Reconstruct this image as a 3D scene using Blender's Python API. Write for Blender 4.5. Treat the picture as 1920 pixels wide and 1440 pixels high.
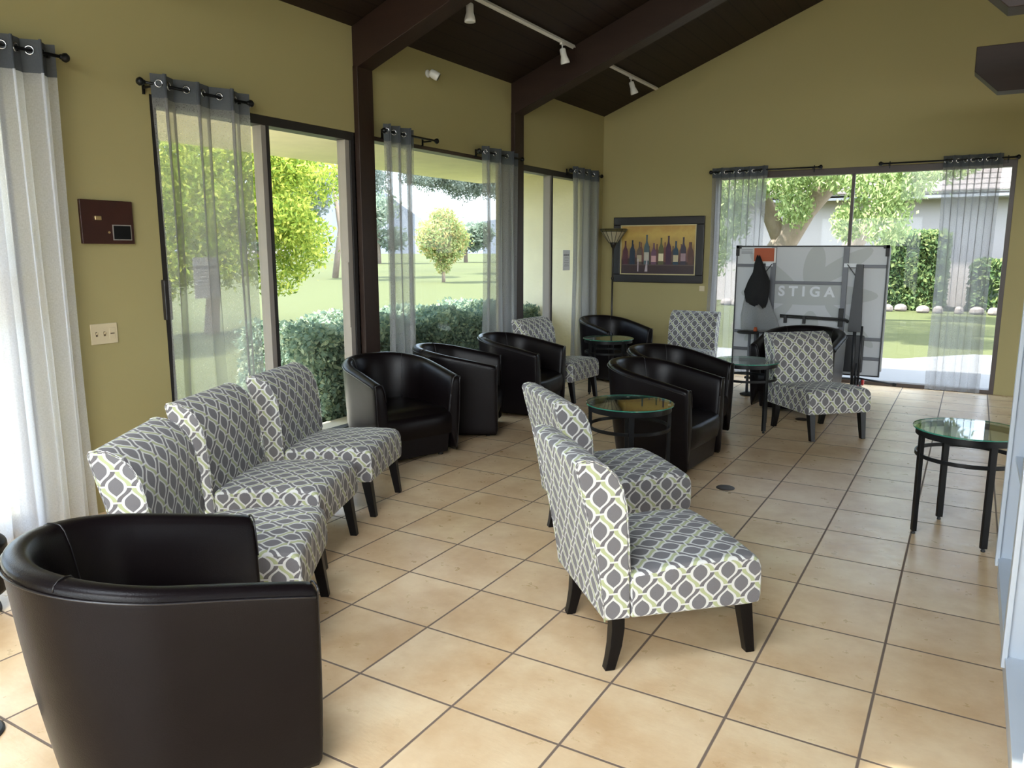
import bpy, math, random
from mathutils import Vector, Matrix
import numpy as np
random.seed(7); rng = np.random.default_rng(7)
PI = math.pi
for o in list(bpy.data.objects): bpy.data.objects.remove(o)
scene = bpy.context.scene
col = scene.collection

# ------------------------------------------------------------------ camera, world, sun, exposure
CAM_H = 1.6
cd = bpy.data.cameras.new('camera'); cam = bpy.data.objects.new('camera', cd); col.objects.link(cam)
cam.location = (0, 0, CAM_H)
cam.rotation_euler = (math.radians(90 - 9.814), 0, math.radians(30.604))
cd.sensor_fit = 'HORIZONTAL'; cd.sensor_width = 36.0; cd.lens = 1451 / 1920 * 36
cd.clip_start = 0.02; cd.clip_end = 2000
scene.camera = cam

vs = scene.view_settings
vs.view_transform = 'Standard'; vs.look = 'None'; vs.gamma = 1.0; vs.use_curve_mapping = False
vs.exposure = 2.35
cy = scene.cycles
cy.max_bounces = 10; cy.diffuse_bounces = 6; cy.glossy_bounces = 4; cy.transmission_bounces = 8
cy.transparent_max_bounces = 40; cy.use_denoising = True
cy.sample_clamp_indirect = 6.0; cy.caustics_reflective = False; cy.caustics_refractive = False

world = bpy.data.worlds.new('sky'); scene.world = world; world.use_nodes = True
wn = world.node_tree; wn.nodes.clear()
sky = wn.nodes.new('ShaderNodeTexSky'); sky.sky_type = 'NISHITA'; sky.sun_disc = False
sky.sun_elevation = math.radians(52); sky.sun_rotation = math.radians(95)
sky.air_density = 1.0; sky.dust_density = 3.0; sky.ozone_density = 1.0
hz = wn.nodes.new('ShaderNodeMixRGB'); hz.blend_type = 'MIX'; hz.inputs['Fac'].default_value = 0.55
hz.inputs['Color2'].default_value = (3.3, 3.8, 4.5, 1)
bg = wn.nodes.new('ShaderNodeBackground'); bg.inputs['Strength'].default_value = 0.30
wo = wn.nodes.new('ShaderNodeOutputWorld')
wn.links.new(sky.outputs[0], hz.inputs['Color1']); wn.links.new(hz.outputs[0], bg.inputs['Color'])
wn.links.new(bg.outputs[0], wo.inputs['Surface'])

sd = bpy.data.lights.new('sun', 'SUN'); sd.energy = 4.6; sd.angle = math.radians(1.5); sd.color = (1.0, 0.95, 0.86)
sun = bpy.data.objects.new('sun', sd); col.objects.link(sun)
sdir = Vector((-.50, -.27, .82)).normalized()
sun.rotation_euler = sdir.to_track_quat('Z', 'Y').to_euler(); sun.location = (10, 10, 30)

def portal(loc, rot, sx, sy):
    l = bpy.data.lights.new('window_portal', 'AREA'); l.shape = 'RECTANGLE'; l.size = sx; l.size_y = sy
    l.cycles.is_portal = True
    o = bpy.data.objects.new('window_portal', l); col.objects.link(o); o.location = loc; o.rotation_euler = rot

def daylight(loc, rot, sx, sy, power, colr=(.93, .97, 1.0), spread=180):
    # added fill lights, stronger than the sky, set at openings out of view
    l = bpy.data.lights.new('window_daylight', 'AREA'); l.shape = 'RECTANGLE'; l.size = sx; l.size_y = sy; l.energy = power; l.color = colr; l.spread = math.radians(spread)
    o = bpy.data.objects.new('window_daylight', l); col.objects.link(o); o.location = loc; o.rotation_euler = rot
for x0, x1 in ((-4.0, -1.3), (-.9, 1.8), (2.4, 5.4)):
    daylight(((x0 + x1) / 2, -4.5, 1.5), (math.radians(90), 0, 0), x1 - x0, 2.6, 22)
daylight((1.5, -4.35, 3.6), (math.radians(90 - 34), 0, math.radians(16)), 6.8, 1.3, 42, (1.0, .97, .93), 85)  # added fill aimed down through the gable
daylight((-1.6, -.1, 5.1), (0, 0, 0), 2.2, 2.4, 21, (.97, .98, 1.0), 150)  # added fill falling on the floor near the camera
for y0_, y1_ in ((-3, 0), (1., 4.), (5., 8.)):
    daylight((8.0, (y0_ + y1_) / 2, 1.5), (0, math.radians(90), 0), 2.6, y1_ - y0_, 4)

# ------------------------------------------------------------------ node helpers / materials
class NT:
    def __init__(s, name):
        s.m = bpy.data.materials.new(name); s.m.use_nodes = True; s.t = s.m.node_tree; s.t.nodes.clear()
        s.out = s.t.nodes.new('ShaderNodeOutputMaterial')
    def n(s, typ, **k):
        nd = s.t.nodes.new(typ)
        for a, v in k.items(): setattr(nd, a, v)
        return nd
    def l(s, a, b): s.t.links.new(a, b)
    def set(s, sock, v):
        if isinstance(v, bpy.types.NodeSocket): s.l(v, sock)
        else: sock.default_value = v
    def math(s, op, a, b=None, c=None):
        nd = s.n('ShaderNodeMath', operation=op)
        s.set(nd.inputs[0], a)
        if b is not None: s.set(nd.inputs[1], b)
        if c is not None: s.set(nd.inputs[2], c)
        return nd.outputs[0]
    def mix(s, f, a, b):
        nd = s.n('ShaderNodeMix', data_type='RGBA')
        s.set(nd.inputs[0], f)
        for i, v in ((6, a), (7, b)):
            if isinstance(v, bpy.types.NodeSocket): s.l(v, nd.inputs[i])
            else: nd.inputs[i].default_value = (*v[:3], 1)
        return nd.outputs[2]
    def noise(s, vec, scale, detail=3, rough=.55, dim='3D'):
        nd = s.n('ShaderNodeTexNoise'); nd.inputs['Scale'].default_value = scale; nd.inputs['Detail'].default_value = detail
        nd.inputs['Roughness'].default_value = rough
        if vec is not None: s.l(vec, nd.inputs['Vector'])
        return nd.outputs['Fac']
    def ramp(s, f, stops):
        nd = s.n('ShaderNodeValToRGB'); s.l(f, nd.inputs[0]); e = nd.color_ramp.elements
        while len(e) < len(stops): e.new(.5)
        for i, (p, c) in enumerate(stops):
            e[i].position = p; e[i].color = (*c, 1)
        return nd.outputs[0]
    def bump(s, h, strength=.2, dist=.01):
        nd = s.n('ShaderNodeBump'); nd.inputs['Strength'].default_value = strength; nd.inputs['Distance'].default_value = dist
        s.l(h, nd.inputs['Height']); return nd.outputs[0]
    def bsdf(s, color, rough=.5, metal=0., spec=.5, normal=None, coat=0., **k):
        b = s.n('ShaderNodeBsdfPrincipled')
        if isinstance(color, bpy.types.NodeSocket): s.l(color, b.inputs['Base Color'])
        else: b.inputs['Base Color'].default_value = (*color[:3], 1)
        s.set(b.inputs['Roughness'], rough); b.inputs['Metallic'].default_value = metal
        b.inputs['Specular IOR Level'].default_value = spec
        if normal is not None: s.l(normal, b.inputs['Normal'])
        b.inputs['Coat Weight'].default_value = coat
        return b
    def done(s, sh):
        s.l(sh.outputs[0] if hasattr(sh, 'outputs') else sh, s.out.inputs['Surface']); return s.m

def simple(name, c, rough=.5, metal=0., spec=.5, noise_amt=.12, nscale=8., bump=0., bscale=60., coat=0.):
    t = NT(name); co = t.n('ShaderNodeTexCoord').outputs['Object']
    f = t.noise(co, nscale, 4)
    col_ = t.mix(f, [x * (1 - noise_amt) for x in c], [min(1, x * (1 + noise_amt)) for x in c])
    nm = t.bump(t.noise(co, bscale, 3), bump, .01) if bump else None
    return t.done(t.bsdf(col_, rough, metal, spec, nm, coat))

M = {}
def wall_mat():
    t = NT('wall_paint'); co = t.n('ShaderNodeTexCoord').outputs['Object']
    c = t.mix(t.noise(co, .7, 3), (.335, .285, .125), (.36, .305, .14))
    nm = t.bump(t.noise(co, 140, 4), .12, .004)
    return t.done(t.bsdf(c, .62, spec=.3, normal=nm))
M['wall'] = wall_mat()
M['white_plain'] = simple('painted_white_board', (.56, .61, .67), .35, noise_amt=.03)

def wood_ceiling():
    t = NT('dark_plank_ceiling'); co = t.n('ShaderNodeTexCoord').outputs['Object']
    sp = t.n('ShaderNodeSeparateXYZ'); t.l(co, sp.inputs[0])
    mp = t.n('ShaderNodeMapping'); mp.inputs['Scale'].default_value = (14, .7, 14); t.l(co, mp.inputs[0])
    g = t.noise(mp.outputs[0], 2.0, 5, .6)
    px = t.math('FRACT', t.math('DIVIDE', sp.outputs[0], .16))
    gap = t.math('LESS_THAN', t.math('ABSOLUTE', t.math('SUBTRACT', px, .5)), .04)
    idx = t.n('ShaderNodeTexWhiteNoise', noise_dimensions='1D'); t.l(t.math('FLOOR', t.math('DIVIDE', sp.outputs[0], .16)), idx.inputs['W'])
    c = t.mix(g, (.016, .009, .005), (.030, .018, .011))
    c = t.mix(t.math('MULTIPLY', idx.outputs[0], .5), c, (.018, .010, .006))
    c = t.mix(gap, c, (.009, .005, .003))
    return t.done(t.bsdf(c, .6, spec=.25, normal=t.bump(g, .3, .01)))
M['ceiling'] = wood_ceiling()
def beam_mat():
    t = NT('dark_stained_beam'); co = t.n('ShaderNodeTexCoord').outputs['Object']
    mp = t.n('ShaderNodeMapping'); mp.inputs['Scale'].default_value = (1, 12, 6); t.l(co, mp.inputs[0])
    g = t.noise(mp.outputs[0], 2.2, 6, .65)
    return t.done(t.bsdf(t.mix(g, (.014, .006, .0035), (.032, .015, .009)), .5, spec=.35, normal=t.bump(g, .25, .006)))
M['beam'] = beam_mat()

def tile_mat():
    t = NT('ceramic_floor_tile'); co = t.n('ShaderNodeTexCoord').outputs['Object']
    sp = t.n('ShaderNodeSeparateXYZ'); t.l(co, sp.inputs[0])
    X = t.math('DIVIDE', t.math('ADD', sp.outputs[0], .183), .428); Y = t.math('DIVIDE', t.math('SUBTRACT', sp.outputs[1], 2.486), .4265)
    def edge(v, w):
        f = t.math('FRACT', v); d = t.math('MINIMUM', f, t.math('SUBTRACT', 1.0, f))
        return d
    d = t.math('MINIMUM', edge(X, 0), edge(Y, 0))
    gm = t.n('ShaderNodeMapRange'); t.l(d, gm.inputs[0]); gm.inputs[1].default_value = .008; gm.inputs[2].default_value = .014
    cell = t.n('ShaderNodeCombineXYZ'); t.l(t.math('FLOOR', X), cell.inputs[0]); t.l(t.math('FLOOR', Y), cell.inputs[1])
    wnz = t.n('ShaderNodeTexWhiteNoise', noise_dimensions='3D'); t.l(cell.outputs[0], wnz.inputs['Vector'])
    off = t.n('ShaderNodeVectorMath', operation='SCALE'); t.l(wnz.outputs['Color'], off.inputs[0]); off.inputs['Scale'].default_value = 9.
    va = t.n('ShaderNodeVectorMath', operation='ADD'); t.l(co, va.inputs[0]); t.l(off.outputs[0], va.inputs[1])
    n1 = t.noise(va.outputs[0], 3.2, 6, .62); n2 = t.noise(va.outputs[0], 16, 4, .6)
    c = t.ramp(n1, [(.30, (.58, .37, .19)), (.44, (.69, .49, .285)), (.60, (.79, .61, .385)), (.8, (.84, .69, .47))])
    c = t.mix(t.math('MULTIPLY', n2, .35), c, (.60, .42, .235))
    c = t.mix(t.math('MULTIPLY', wnz.outputs['Value'], .22), c, (.66, .46, .27))
    c = t.mix(gm.outputs[0], (.17, .12, .09), c)
    n3 = t.noise(va.outputs[0], 1.7, 5, .7)
    blot = t.n('ShaderNodeMapRange'); t.l(n3, blot.inputs[0]); blot.inputs[1].default_value = .50; blot.inputs[2].default_value = .72; blot.inputs[4].default_value = .45
    c = t.mix(t.math('MULTIPLY', blot.outputs[0], gm.outputs[0]), c, (.50, .31, .15))
    hgt = t.math('ADD', t.math('MULTIPLY', gm.outputs[0], .8), t.math('MULTIPLY', n1, .25))
    mp = t.n('ShaderNodeMapping'); mp.inputs['Scale'].default_value = (1.0, 2.4, 1); t.l(co, mp.inputs[0])
    hgt = t.math('ADD', hgt, t.math('MULTIPLY', t.noise(mp.outputs[0], 22, 3, .6), .22))
    ro = t.math('ADD', .20, t.math('MULTIPLY', n2, .22))
    ro = t.math('ADD', ro, t.math('MULTIPLY', t.math('SUBTRACT', 1.0, gm.outputs[0]), .4))
    return t.done(t.bsdf(c, ro, spec=.55, normal=t.bump(hgt, .42, .006)))
M['tile'] = tile_mat()

def ogee_mat():
    t = NT('ogee_trellis_fabric'); uv = t.n('ShaderNodeUVMap').outputs[0]
    sp = t.n('ShaderNodeSeparateXYZ'); t.l(uv, sp.inputs[0])
    P, Q, a = .118, .130, .37
    co = t.n('ShaderNodeTexCoord').outputs['Object']
    X = t.math('DIVIDE', sp.outputs[0], P / 2); ph = t.math('MULTIPLY', sp.outputs[1], 2 * PI / Q)
    cs = t.math('COSINE', ph); sn = t.math('SINE', ph)
    cs = t.math('MULTIPLY', cs, t.math('SUBTRACT', 1.18, t.math('MULTIPLY', t.math('MULTIPLY', cs, cs), .18)))
    ac = t.math('MULTIPLY', cs, a)
    e = t.math('PINGPONG', t.math('SUBTRACT', X, ac), 1.0)
    o = t.math('PINGPONG', t.math('ADD', t.math('SUBTRACT', X, 1.0), ac), 1.0)
    iseven = t.math('LESS_THAN', e, o)
    d = t.math('MINIMUM', e, o)
    slope = t.math('MULTIPLY', sn, t.math('SUBTRACT', t.math('MULTIPLY', iseven, 2.0), 1.0))
    up = t.math('GREATER_THAN', slope, .0)
    seg = t.math('GREATER_THAN', t.math('ABSOLUTE', sn), .17)
    band = t.math('MULTIPLY', t.math('LESS_THAN', d, .16), seg)
    pod = t.math('GREATER_THAN', d, .36)
    bandc = t.mix(up, (.125, .115, .12), (.38, .41, .22))
    c = t.mix(band, (.60, .595, .565), bandc)
    c = t.mix(pod, c, (.135, .128, .135))
    c = t.mix(t.math('MULTIPLY', t.noise(co, 350, 2), .12), c, (.4, .38, .36))
    b = t.bsdf(c, .8, spec=.2, normal=t.bump(t.noise(co, 600, 2), .15, .002))
    b.inputs['Sheen Weight'].default_value = .15
    return t.done(b)
M['ogee'] = ogee_mat()

def leather_mat():
    t = NT('black_leather'); co = t.n('ShaderNodeTexCoord').outputs['Object']
    v = t.n('ShaderNodeTexVoronoi'); v.inputs['Scale'].default_value = 260; t.l(co, v.inputs['Vector'])
    h = t.math('ADD', t.math('MULTIPLY', v.outputs['Distance'], .3), t.math('MULTIPLY', t.noise(co, 7, 2), 1.6))
    c = t.mix(t.noise(co, 3, 3), (.0035, .0022, .0025), (.006, .004, .0045))
    return t.done(t.bsdf(c, .34, spec=.17, normal=t.bump(h, .10, .01)))
M['leather'] = leather_mat()
M['piping'] = simple('leather_piping', (.013, .011, .012), .28, noise_amt=.1)
M['blackwood'] = simple('black_lacquered_wood', (.004, .003, .003), .36, spec=.2, noise_amt=.2)
M['blackmetal'] = simple('black_painted_metal', (.005, .005, .0055), .38, metal=0., spec=.25, noise_amt=.1)
M['bronze'] = simple('dark_bronze_metal', (.02, .016, .012), .4, metal=.3)
M['blackframe'] = simple('dark_anodised_frame', (.018, .015, .014), .45, noise_amt=.1)
M['brownframe'] = simple('dark_brown_window_frame', (.045, .026, .018), .45, noise_amt=.1)
M['greyframe'] = simple('grey_aluminium_stile', (.28, .25, .22), .5, noise_amt=.06)
M['darkvinyl'] = simple('black_rubber', (.012, .012, .012), .6)
M['plaque'] = simple('dark_cherry_plaque', (.035, .010, .007), .35, noise_amt=.4, nscale=12)
M['brass'] = simple('brass', (.75, .55, .28), .3, metal=.9, noise_amt=.05)
M['plate'] = simple('almond_switch_plate', (.60, .50, .32), .4, noise_amt=.03)
M['platedark'] = simple('switch_slot', (.10, .07, .04), .5)
M['whiteplastic'] = simple('white_plastic', (.72, .70, .66), .4, noise_amt=.02)
M['lens'] = simple('lamp_lens', (.82, .82, .78), .15, noise_amt=.02)
M['outlet'] = simple('dark_floor_outlet_cover', (.05, .035, .025), .35, metal=.4)
M['paper'] = simple('printed_notice_paper', (.80, .80, .80), .8, noise_amt=.02)
M['ink'] = simple('printed_ink', (.22, .22, .24), .8, noise_amt=.02)
M['orange'] = simple('orange_label', (.36, .07, .018), .6, noise_amt=.08, nscale=20)
M['board'] = simple('table_underside_board', (.50, .52, .54), .55, noise_amt=.05, nscale=2)
M['boardmark'] = simple('table_printed_shape', (.40, .42, .42), .55, noise_amt=.04, nscale=2)
M['boardlight'] = simple('table_printed_letter', (.66, .69, .73), .55, noise_amt=.03)
M['boardwhite'] = simple('table_paper_label', (.62, .60, .58), .6, noise_amt=.04)
M['steel'] = simple('grey_steel_tube', (.115, .12, .135), .45, metal=.2)
M['darksteel'] = simple('dark_steel_channel', (.02, .021, .024), .45)
M['net'] = simple('black_net_fabric', (.006, .006, .007), .9)
M['red'] = simple('red_plastic', (.5, .03, .03), .4)
M['chrome'] = simple('chrome', (.6, .6, .6), .2, metal=1.)
M['gold'] = simple('gilt_frame_liner', (.55, .47, .25), .45, metal=.2)
M['pframe'] = simple('black_picture_frame', (.012, .009, .010), .35, noise_amt=.2)
M['stucco'] = simple('cream_stucco', (.88, .79, .58), .9, noise_amt=.10, nscale=3, bump=.8, bscale=14)
M['soffit'] = simple('cream_soffit_boards', (.90, .80, .55), .8, noise_amt=.12, nscale=4, bump=.4, bscale=25)
M['houseStucco'] = simple('pink_beige_stucco', (.36, .32, .30), .9, noise_amt=.05, nscale=3, bump=.3, bscale=20)
M['concrete'] = simple('pale_concrete', (.17, .175, .18), .8, noise_amt=.07, nscale=2, bump=.2, bscale=40)
M['patio'] = simple('pale_bounce_patio_concrete', (.66, .63, .57), .85, noise_amt=.05, nscale=2, bump=.2, bscale=40)  # pale slab, brightened further to bounce light up to the soffit
M['stone'] = simple('pale_border_stone', (.20, .17, .155), .9, noise_amt=.2, nscale=5)
M['bark'] = simple('grey_brown_bark', (.24, .19, .15), .95, noise_amt=.3, nscale=5, bump=.8, bscale=18)
M['cloth_bronze'] = M['bronze']

def glass_mat(name, tint=(1, 1, 1), refl=1.0, rough=0.0):
    t = NT(name)
    tr = t.n('ShaderNodeBsdfTransparent'); tr.inputs[0].default_value = (*tint, 1)
    gl = t.n('ShaderNodeBsdfGlossy'); gl.inputs['Roughness'].default_value = rough
    fr = t.n('ShaderNodeLayerWeight'); fr.inputs[0].default_value = .5
    sch = t.math('ADD', .04, t.math('MULTIPLY', .96, t.math('POWER', fr.outputs['Facing'], 5.0)))
    mx = t.n('ShaderNodeMixShader'); t.l(t.math('MINIMUM', t.math('MULTIPLY', sch, refl), 1.0), mx.inputs[0]); t.l(tr.outputs[0], mx.inputs[1]); t.l(gl.outputs[0], mx.inputs[2])
    return t.done(mx)
M['glass'] = glass_mat('window_glass', (.97, .985, .98), .3)
M['tableglass'] = glass_mat('table_glass', (.86, .94, .90), 1.1, .02)
M['glassedge'] = simple('green_glass_edge', (.04, .22, .15), .1, noise_amt=.05)

def sheer_mat(name, c, op, edge=.35, trl=.45):
    t = NT(name); uv = t.n('ShaderNodeUVMap').outputs[0]
    mp = t.n('ShaderNodeMapping'); mp.inputs['Scale'].default_value = (1, .25, 1); t.l(uv, mp.inputs[0])
    w1 = t.noise(mp.outputs[0], 320, 2)
    mp2 = t.n('ShaderNodeMapping'); mp2.inputs['Scale'].default_value = (.25, 1, 1); t.l(uv, mp2.inputs[0])
    w2 = t.noise(mp2.outputs[0], 320, 2)
    w = t.math('ADD', w1, w2)
    lw = t.n('ShaderNodeLayerWeight'); lw.inputs[0].default_value = .5
    fac = t.math('ADD', t.math('ADD', op - .25, t.math('MULTIPLY', w, .25)), t.math('MULTIPLY', t.math('POWER', lw.outputs['Facing'], 2.0), edge))
    fac = t.math('MINIMUM', t.math('MAXIMUM', fac, 0.), 1.)
    df = t.n('ShaderNodeBsdfDiffuse'); df.inputs[0].default_value = (*c, 1)
    tl = t.n('ShaderNodeBsdfTranslucent'); tl.inputs[0].default_value = (*c, 1)
    m1 = t.n('ShaderNodeMixShader'); m1.inputs[0].default_value = trl; t.l(df.outputs[0], m1.inputs[1]); t.l(tl.outputs[0], m1.inputs[2])
    tr = t.n('ShaderNodeBsdfTransparent')
    m2 = t.n('ShaderNodeMixShader'); t.l(fac, m2.inputs[0]); t.l(tr.outputs[0], m2.inputs[1]); t.l(m1.outputs[0], m2.inputs[2])
    return t.done(m2)
M['sheer'] = sheer_mat('sheer_linen', (.34, .335, .33), .54, .45)
M['sheerwhite'] = sheer_mat('lit_sheer_linen', (.90, .92, .97), .62, .12, .74)  # lit copy of the sheer linen, whitened so the curtain glows
M['sheerband'] = sheer_mat('curtain_header_linen', (.12, .13, .145), .95, .1)
M['bagclear'] = sheer_mat('frosted_plastic', (.45, .46, .47), .55, .2)

def leaf_mat(name, c1, c2, c3):
    t = NT(name); g = t.n('ShaderNodeNewGeometry')
    f = g.outputs['Random Per Island']
    c = t.ramp(f, [(0., c1), (.5, c2), (1., c3)])
    df = t.n('ShaderNodeBsdfDiffuse'); t.l(c, df.inputs[0]); tl = t.n('ShaderNodeBsdfTranslucent'); t.l(c, tl.inputs[0])
    m = t.n('ShaderNodeMixShader'); m.inputs[0].default_value = .42; t.l(df.outputs[0], m.inputs[1]); t.l(tl.outputs[0], m.inputs[2])
    return t.done(m)
M['leaf_yellow'] = leaf_mat('yellow_green_leaves', (.12, .20, .04), (.36, .46, .08), (.64, .64, .14))
M['leaf_green'] = leaf_mat('mid_green_leaves', (.06, .11, .05), (.14, .21, .085), (.28, .33, .13))
M['leaf_hedge'] = leaf_mat('hedge_leaves', (.16, .24, .20), (.28, .38, .30), (.50, .57, .40))
M['leaf_pale'] = leaf_mat('pale_grey_green_leaves', (.14, .18, .15), (.21, .25, .22), (.30, .33, .29))
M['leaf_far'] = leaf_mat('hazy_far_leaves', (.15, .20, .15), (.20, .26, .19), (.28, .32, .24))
M['leaf_frond'] = leaf_mat('pale_feathery_leaves', (.20, .28, .12), (.34, .44, .18), (.50, .56, .28))
M['leaf_autumn'] = leaf_mat('green_and_orange_leaves', (.20, .28, .10), (.34, .40, .15), (.48, .36, .15))

def grass_mat():
    t = NT('lawn_grass'); co = t.n('ShaderNodeTexCoord').outputs['Object']
    n1 = t.noise(co, .12, 4); n2 = t.noise(co, 14, 4, .7)
    c = t.mix(n2, (.036, .047, .018), (.078, .089, .036)); c = t.mix(t.math('MULTIPLY', n1, .6), c, (.080, .086, .040))
    return t.done(t.bsdf(c, .9, spec=.1, normal=t.bump(n2, .5, .03)))
M['grass'] = grass_mat()

def roof_mat():
    t = NT('pale_clay_roof_tiles'); co = t.n('ShaderNodeTexCoord').outputs['Object']
    sp = t.n('ShaderNodeSeparateXYZ'); t.l(co, sp.inputs[0])
    fz = t.math('FRACT', t.math('DIVIDE', sp.outputs[2], .17)); fx = t.math('FRACT', t.math('DIVIDE', sp.outputs[0], .3))
    ln = t.math('LESS_THAN', fz, .26)
    c = t.mix(t.noise(co, 5, 3), (.12, .10, .095), (.15, .13, .12)); c = t.mix(ln, c, (.045, .036, .033))
    return t.done(t.bsdf(c, .9, normal=t.bump(t.math('SINE', t.math('MULTIPLY', fx, 6.283)), .5, .03)))
M['roof'] = roof_mat()

# ------------------------------------------------------------------ mesh helpers
class MB:
    def __init__(s): s.v = []; s.f = []; s.uv = []; s.mi = []
    def add(s, vs, fs, uvs=None, mi=0):
        b = len(s.v); s.v += [tuple(p) for p in vs]
        for i, f in enumerate(fs):
            s.f.append([b + k for k in f]); s.uv.append(uvs[i] if uvs else None); s.mi.append(mi)
        return s
    def box(s, x0, x1, y0, y1, z0, z1, mi=0):
        v = [(x, y, z) for x in (x0, x1) for y in (y0, y1) for z in (z0, z1)]
        return s.add(v, [(0, 1, 3, 2), (4, 6, 7, 5), (0, 4, 5, 1), (2, 3, 7, 6), (0, 2, 6, 4), (1, 5, 7, 3)], mi=mi)
    def hexa(s, lo, hi, mi=0):  # lo, hi: 4 points each (ring order)
        return s.add(list(lo) + list(hi), [(3, 2, 1, 0), (4, 5, 6, 7), (0, 1, 5, 4), (1, 2, 6, 5), (2, 3, 7, 6), (3, 0, 4, 7)], mi=mi)
    def bar(s, p, q, w, h, up=(0, 0, 1), mi=0):
        p = Vector(p); q = Vector(q); d = (q - p).normalized(); u = Vector(up)
        if abs(d.dot(u)) > .98: u = Vector((0, 1, 0))
        r = d.cross(u).normalized(); u = r.cross(d)
        lo = [p + r * a * w / 2 + u * b * h / 2 for a, b in ((-1, -1), (1, -1), (1, 1), (-1, 1))]
        hi = [x + (q - p) for x in lo]
        return s.hexa(lo, hi, mi)
    def tube(s, pts, r, n=10, closed=False, mi=0):
        pts = [Vector(p) for p in pts]; N = len(pts); rs = r if isinstance(r, (list, tuple)) else [r] * N
        rings = []; ref = None
        for i, p in enumerate(pts):
            if closed: d = pts[(i + 1) % N] - pts[i - 1]
            else: d = pts[min(i + 1, N - 1)] - pts[max(i - 1, 0)]
            d.normalize()
            if ref is None: ref = Vector((0, 0, 1)) if abs(d.z) < .9 else Vector((1, 0, 0))
            a = (ref - d * ref.dot(d)).normalized(); ref = a; b = d.cross(a)
            rings.append([p + (a * math.cos(2 * PI * k / n) + b * math.sin(2 * PI * k / n)) * rs[i] for k in range(n)])
        vs = [q for rg in rings for q in rg]; fs = []
        for i in range(N if closed else N - 1):
            j = (i + 1) % N
            for k in range(n):
                fs.append((i * n + k, i * n + (k + 1) % n, j * n + (k + 1) % n, j * n + k))
        if not closed: fs += [tuple(range(n - 1, -1, -1)), tuple((N - 1) * n + k for k in range(n))]
        return s.add(vs, fs, mi=mi)
    def lathe(s, prof, n=32, c=(0, 0, 0), mi=0, cap=True):
        vs = []; fs = []
        for r, z in prof:
            for k in range(n):
                a = 2 * PI * k / n; vs.append((c[0] + r * math.cos(a), c[1] + r * math.sin(a), c[2] + z))
        m = len(prof)
        for i in range(m - 1):
            for k in range(n): fs.append((i * n + k, i * n + (k + 1) % n, (i + 1) * n + (k + 1) % n, (i + 1) * n + k))
        if cap: fs += [tuple(range(n - 1, -1, -1)), tuple((m - 1) * n + k for k in range(n))]
        return s.add(vs, fs, mi=mi)
    def grid(s, rows, closed_u=False, uvs=None, mi=0, capends=False):
        R = len(rows); n = len(rows[0]); vs = [p for r in rows for p in r]; fs = []; us = []
        for i in range(R - 1):
            for k in range(n if closed_u else n - 1):
                k2 = (k + 1) % n
                fs.append((i * n + k, i * n + k2, (i + 1) * n + k2, (i + 1) * n + k))
                if uvs: us.append((uvs[i][k], uvs[i][k + 1], uvs[i + 1][k + 1], uvs[i + 1][k]))
        if capends:
            fs += [tuple(range(n - 1, -1, -1)), tuple((R - 1) * n + k for k in range(n))]
            if uvs: us += [None, None]
        return s.add(vs, fs, us if uvs else None, mi)
    def build(s, name, mat, parent=None, smooth=False, bevel=0, seg=2, uv=False, sub=0, weighted=False):
        me = bpy.data.meshes.new(name); me.from_pydata(s.v, [], s.f); me.update()
        mats = mat if isinstance(mat, (list, tuple)) else [mat]
        for m in mats: me.materials.append(m)
        if len(mats) > 1: me.polygons.foreach_set('material_index', s.mi)
        if uv:
            ul = me.uv_layers.new(name='UVMap')
            for p, u in zip(me.polygons, s.uv):
                if u is not None:
                    for li, q in zip(p.loop_indices, u): ul.data[li].uv = q
                else:
                    nx, ny, nz = (abs(t) for t in p.normal)
                    for li in p.loop_indices:
                        x, y, z = me.vertices[me.loops[li].vertex_index].co
                        ul.data[li].uv = (y, x) if nz >= nx and nz >= ny else ((y, z) if nx >= ny else (x, z))
        if smooth:
            me.polygons.foreach_set('use_smooth', [True] * len(me.polygons))
        o = bpy.data.objects.new(name, me); col.objects.link(o)
        if parent is not None: o.parent = parent
        if bevel:
            b = o.modifiers.new('bevel', 'BEVEL'); b.width = bevel; b.segments = seg; b.limit_method = 'ANGLE'; b.angle_limit = math.radians(35)
            me.polygons.foreach_set('use_smooth', [True] * len(me.polygons))
            w = o.modifiers.new('wn', 'WEIGHTED_NORMAL'); w.keep_sharp = False
        if sub:
            sb = o.modifiers.new('sub', 'SUBSURF'); sb.levels = sub; sb.render_levels = sub
        return o

def tag(o, label=None, cat=None, group=None, kind=None):
    if label: o['label'] = label
    if cat: o['category'] = cat
    if group: o['group'] = group
    if kind: o['kind'] = kind
    return o
def empty(name, loc=(0, 0, 0), rz=0.):
    o = bpy.data.objects.new(name, None); col.objects.link(o); o.location = loc; o.rotation_euler = (0, 0, rz); o.empty_display_size = .1
    return o
def copy_tree(o, parent=None):
    c = o.copy(); col.objects.link(c)
    if parent is not None: c.parent = parent
    for ch in [x for x in o.children]: copy_tree(ch, c)
    return c
def structure(o, label=None):
    o['kind'] = 'structure'
    if label: o['label'] = label
    return o

# ------------------------------------------------------------------ room shell
XL, YB, XR, YF = -4.52, 10.11, 7.5, -4.0
HD = 2.56
SL = .39; ZE = 3.389; RX = 1.5
def ceil_z(x): return ZE + SL * (x - XL) if x < RX else ZE + SL * (RX - XL) - SL * (x - RX)

m = MB(); m.box(XL - .2, XR + .2, YF - .2, YB + .2, -.12, 0)
structure(m.build('floor', M['tile']), 'beige ceramic tile floor with dark grout')

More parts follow.
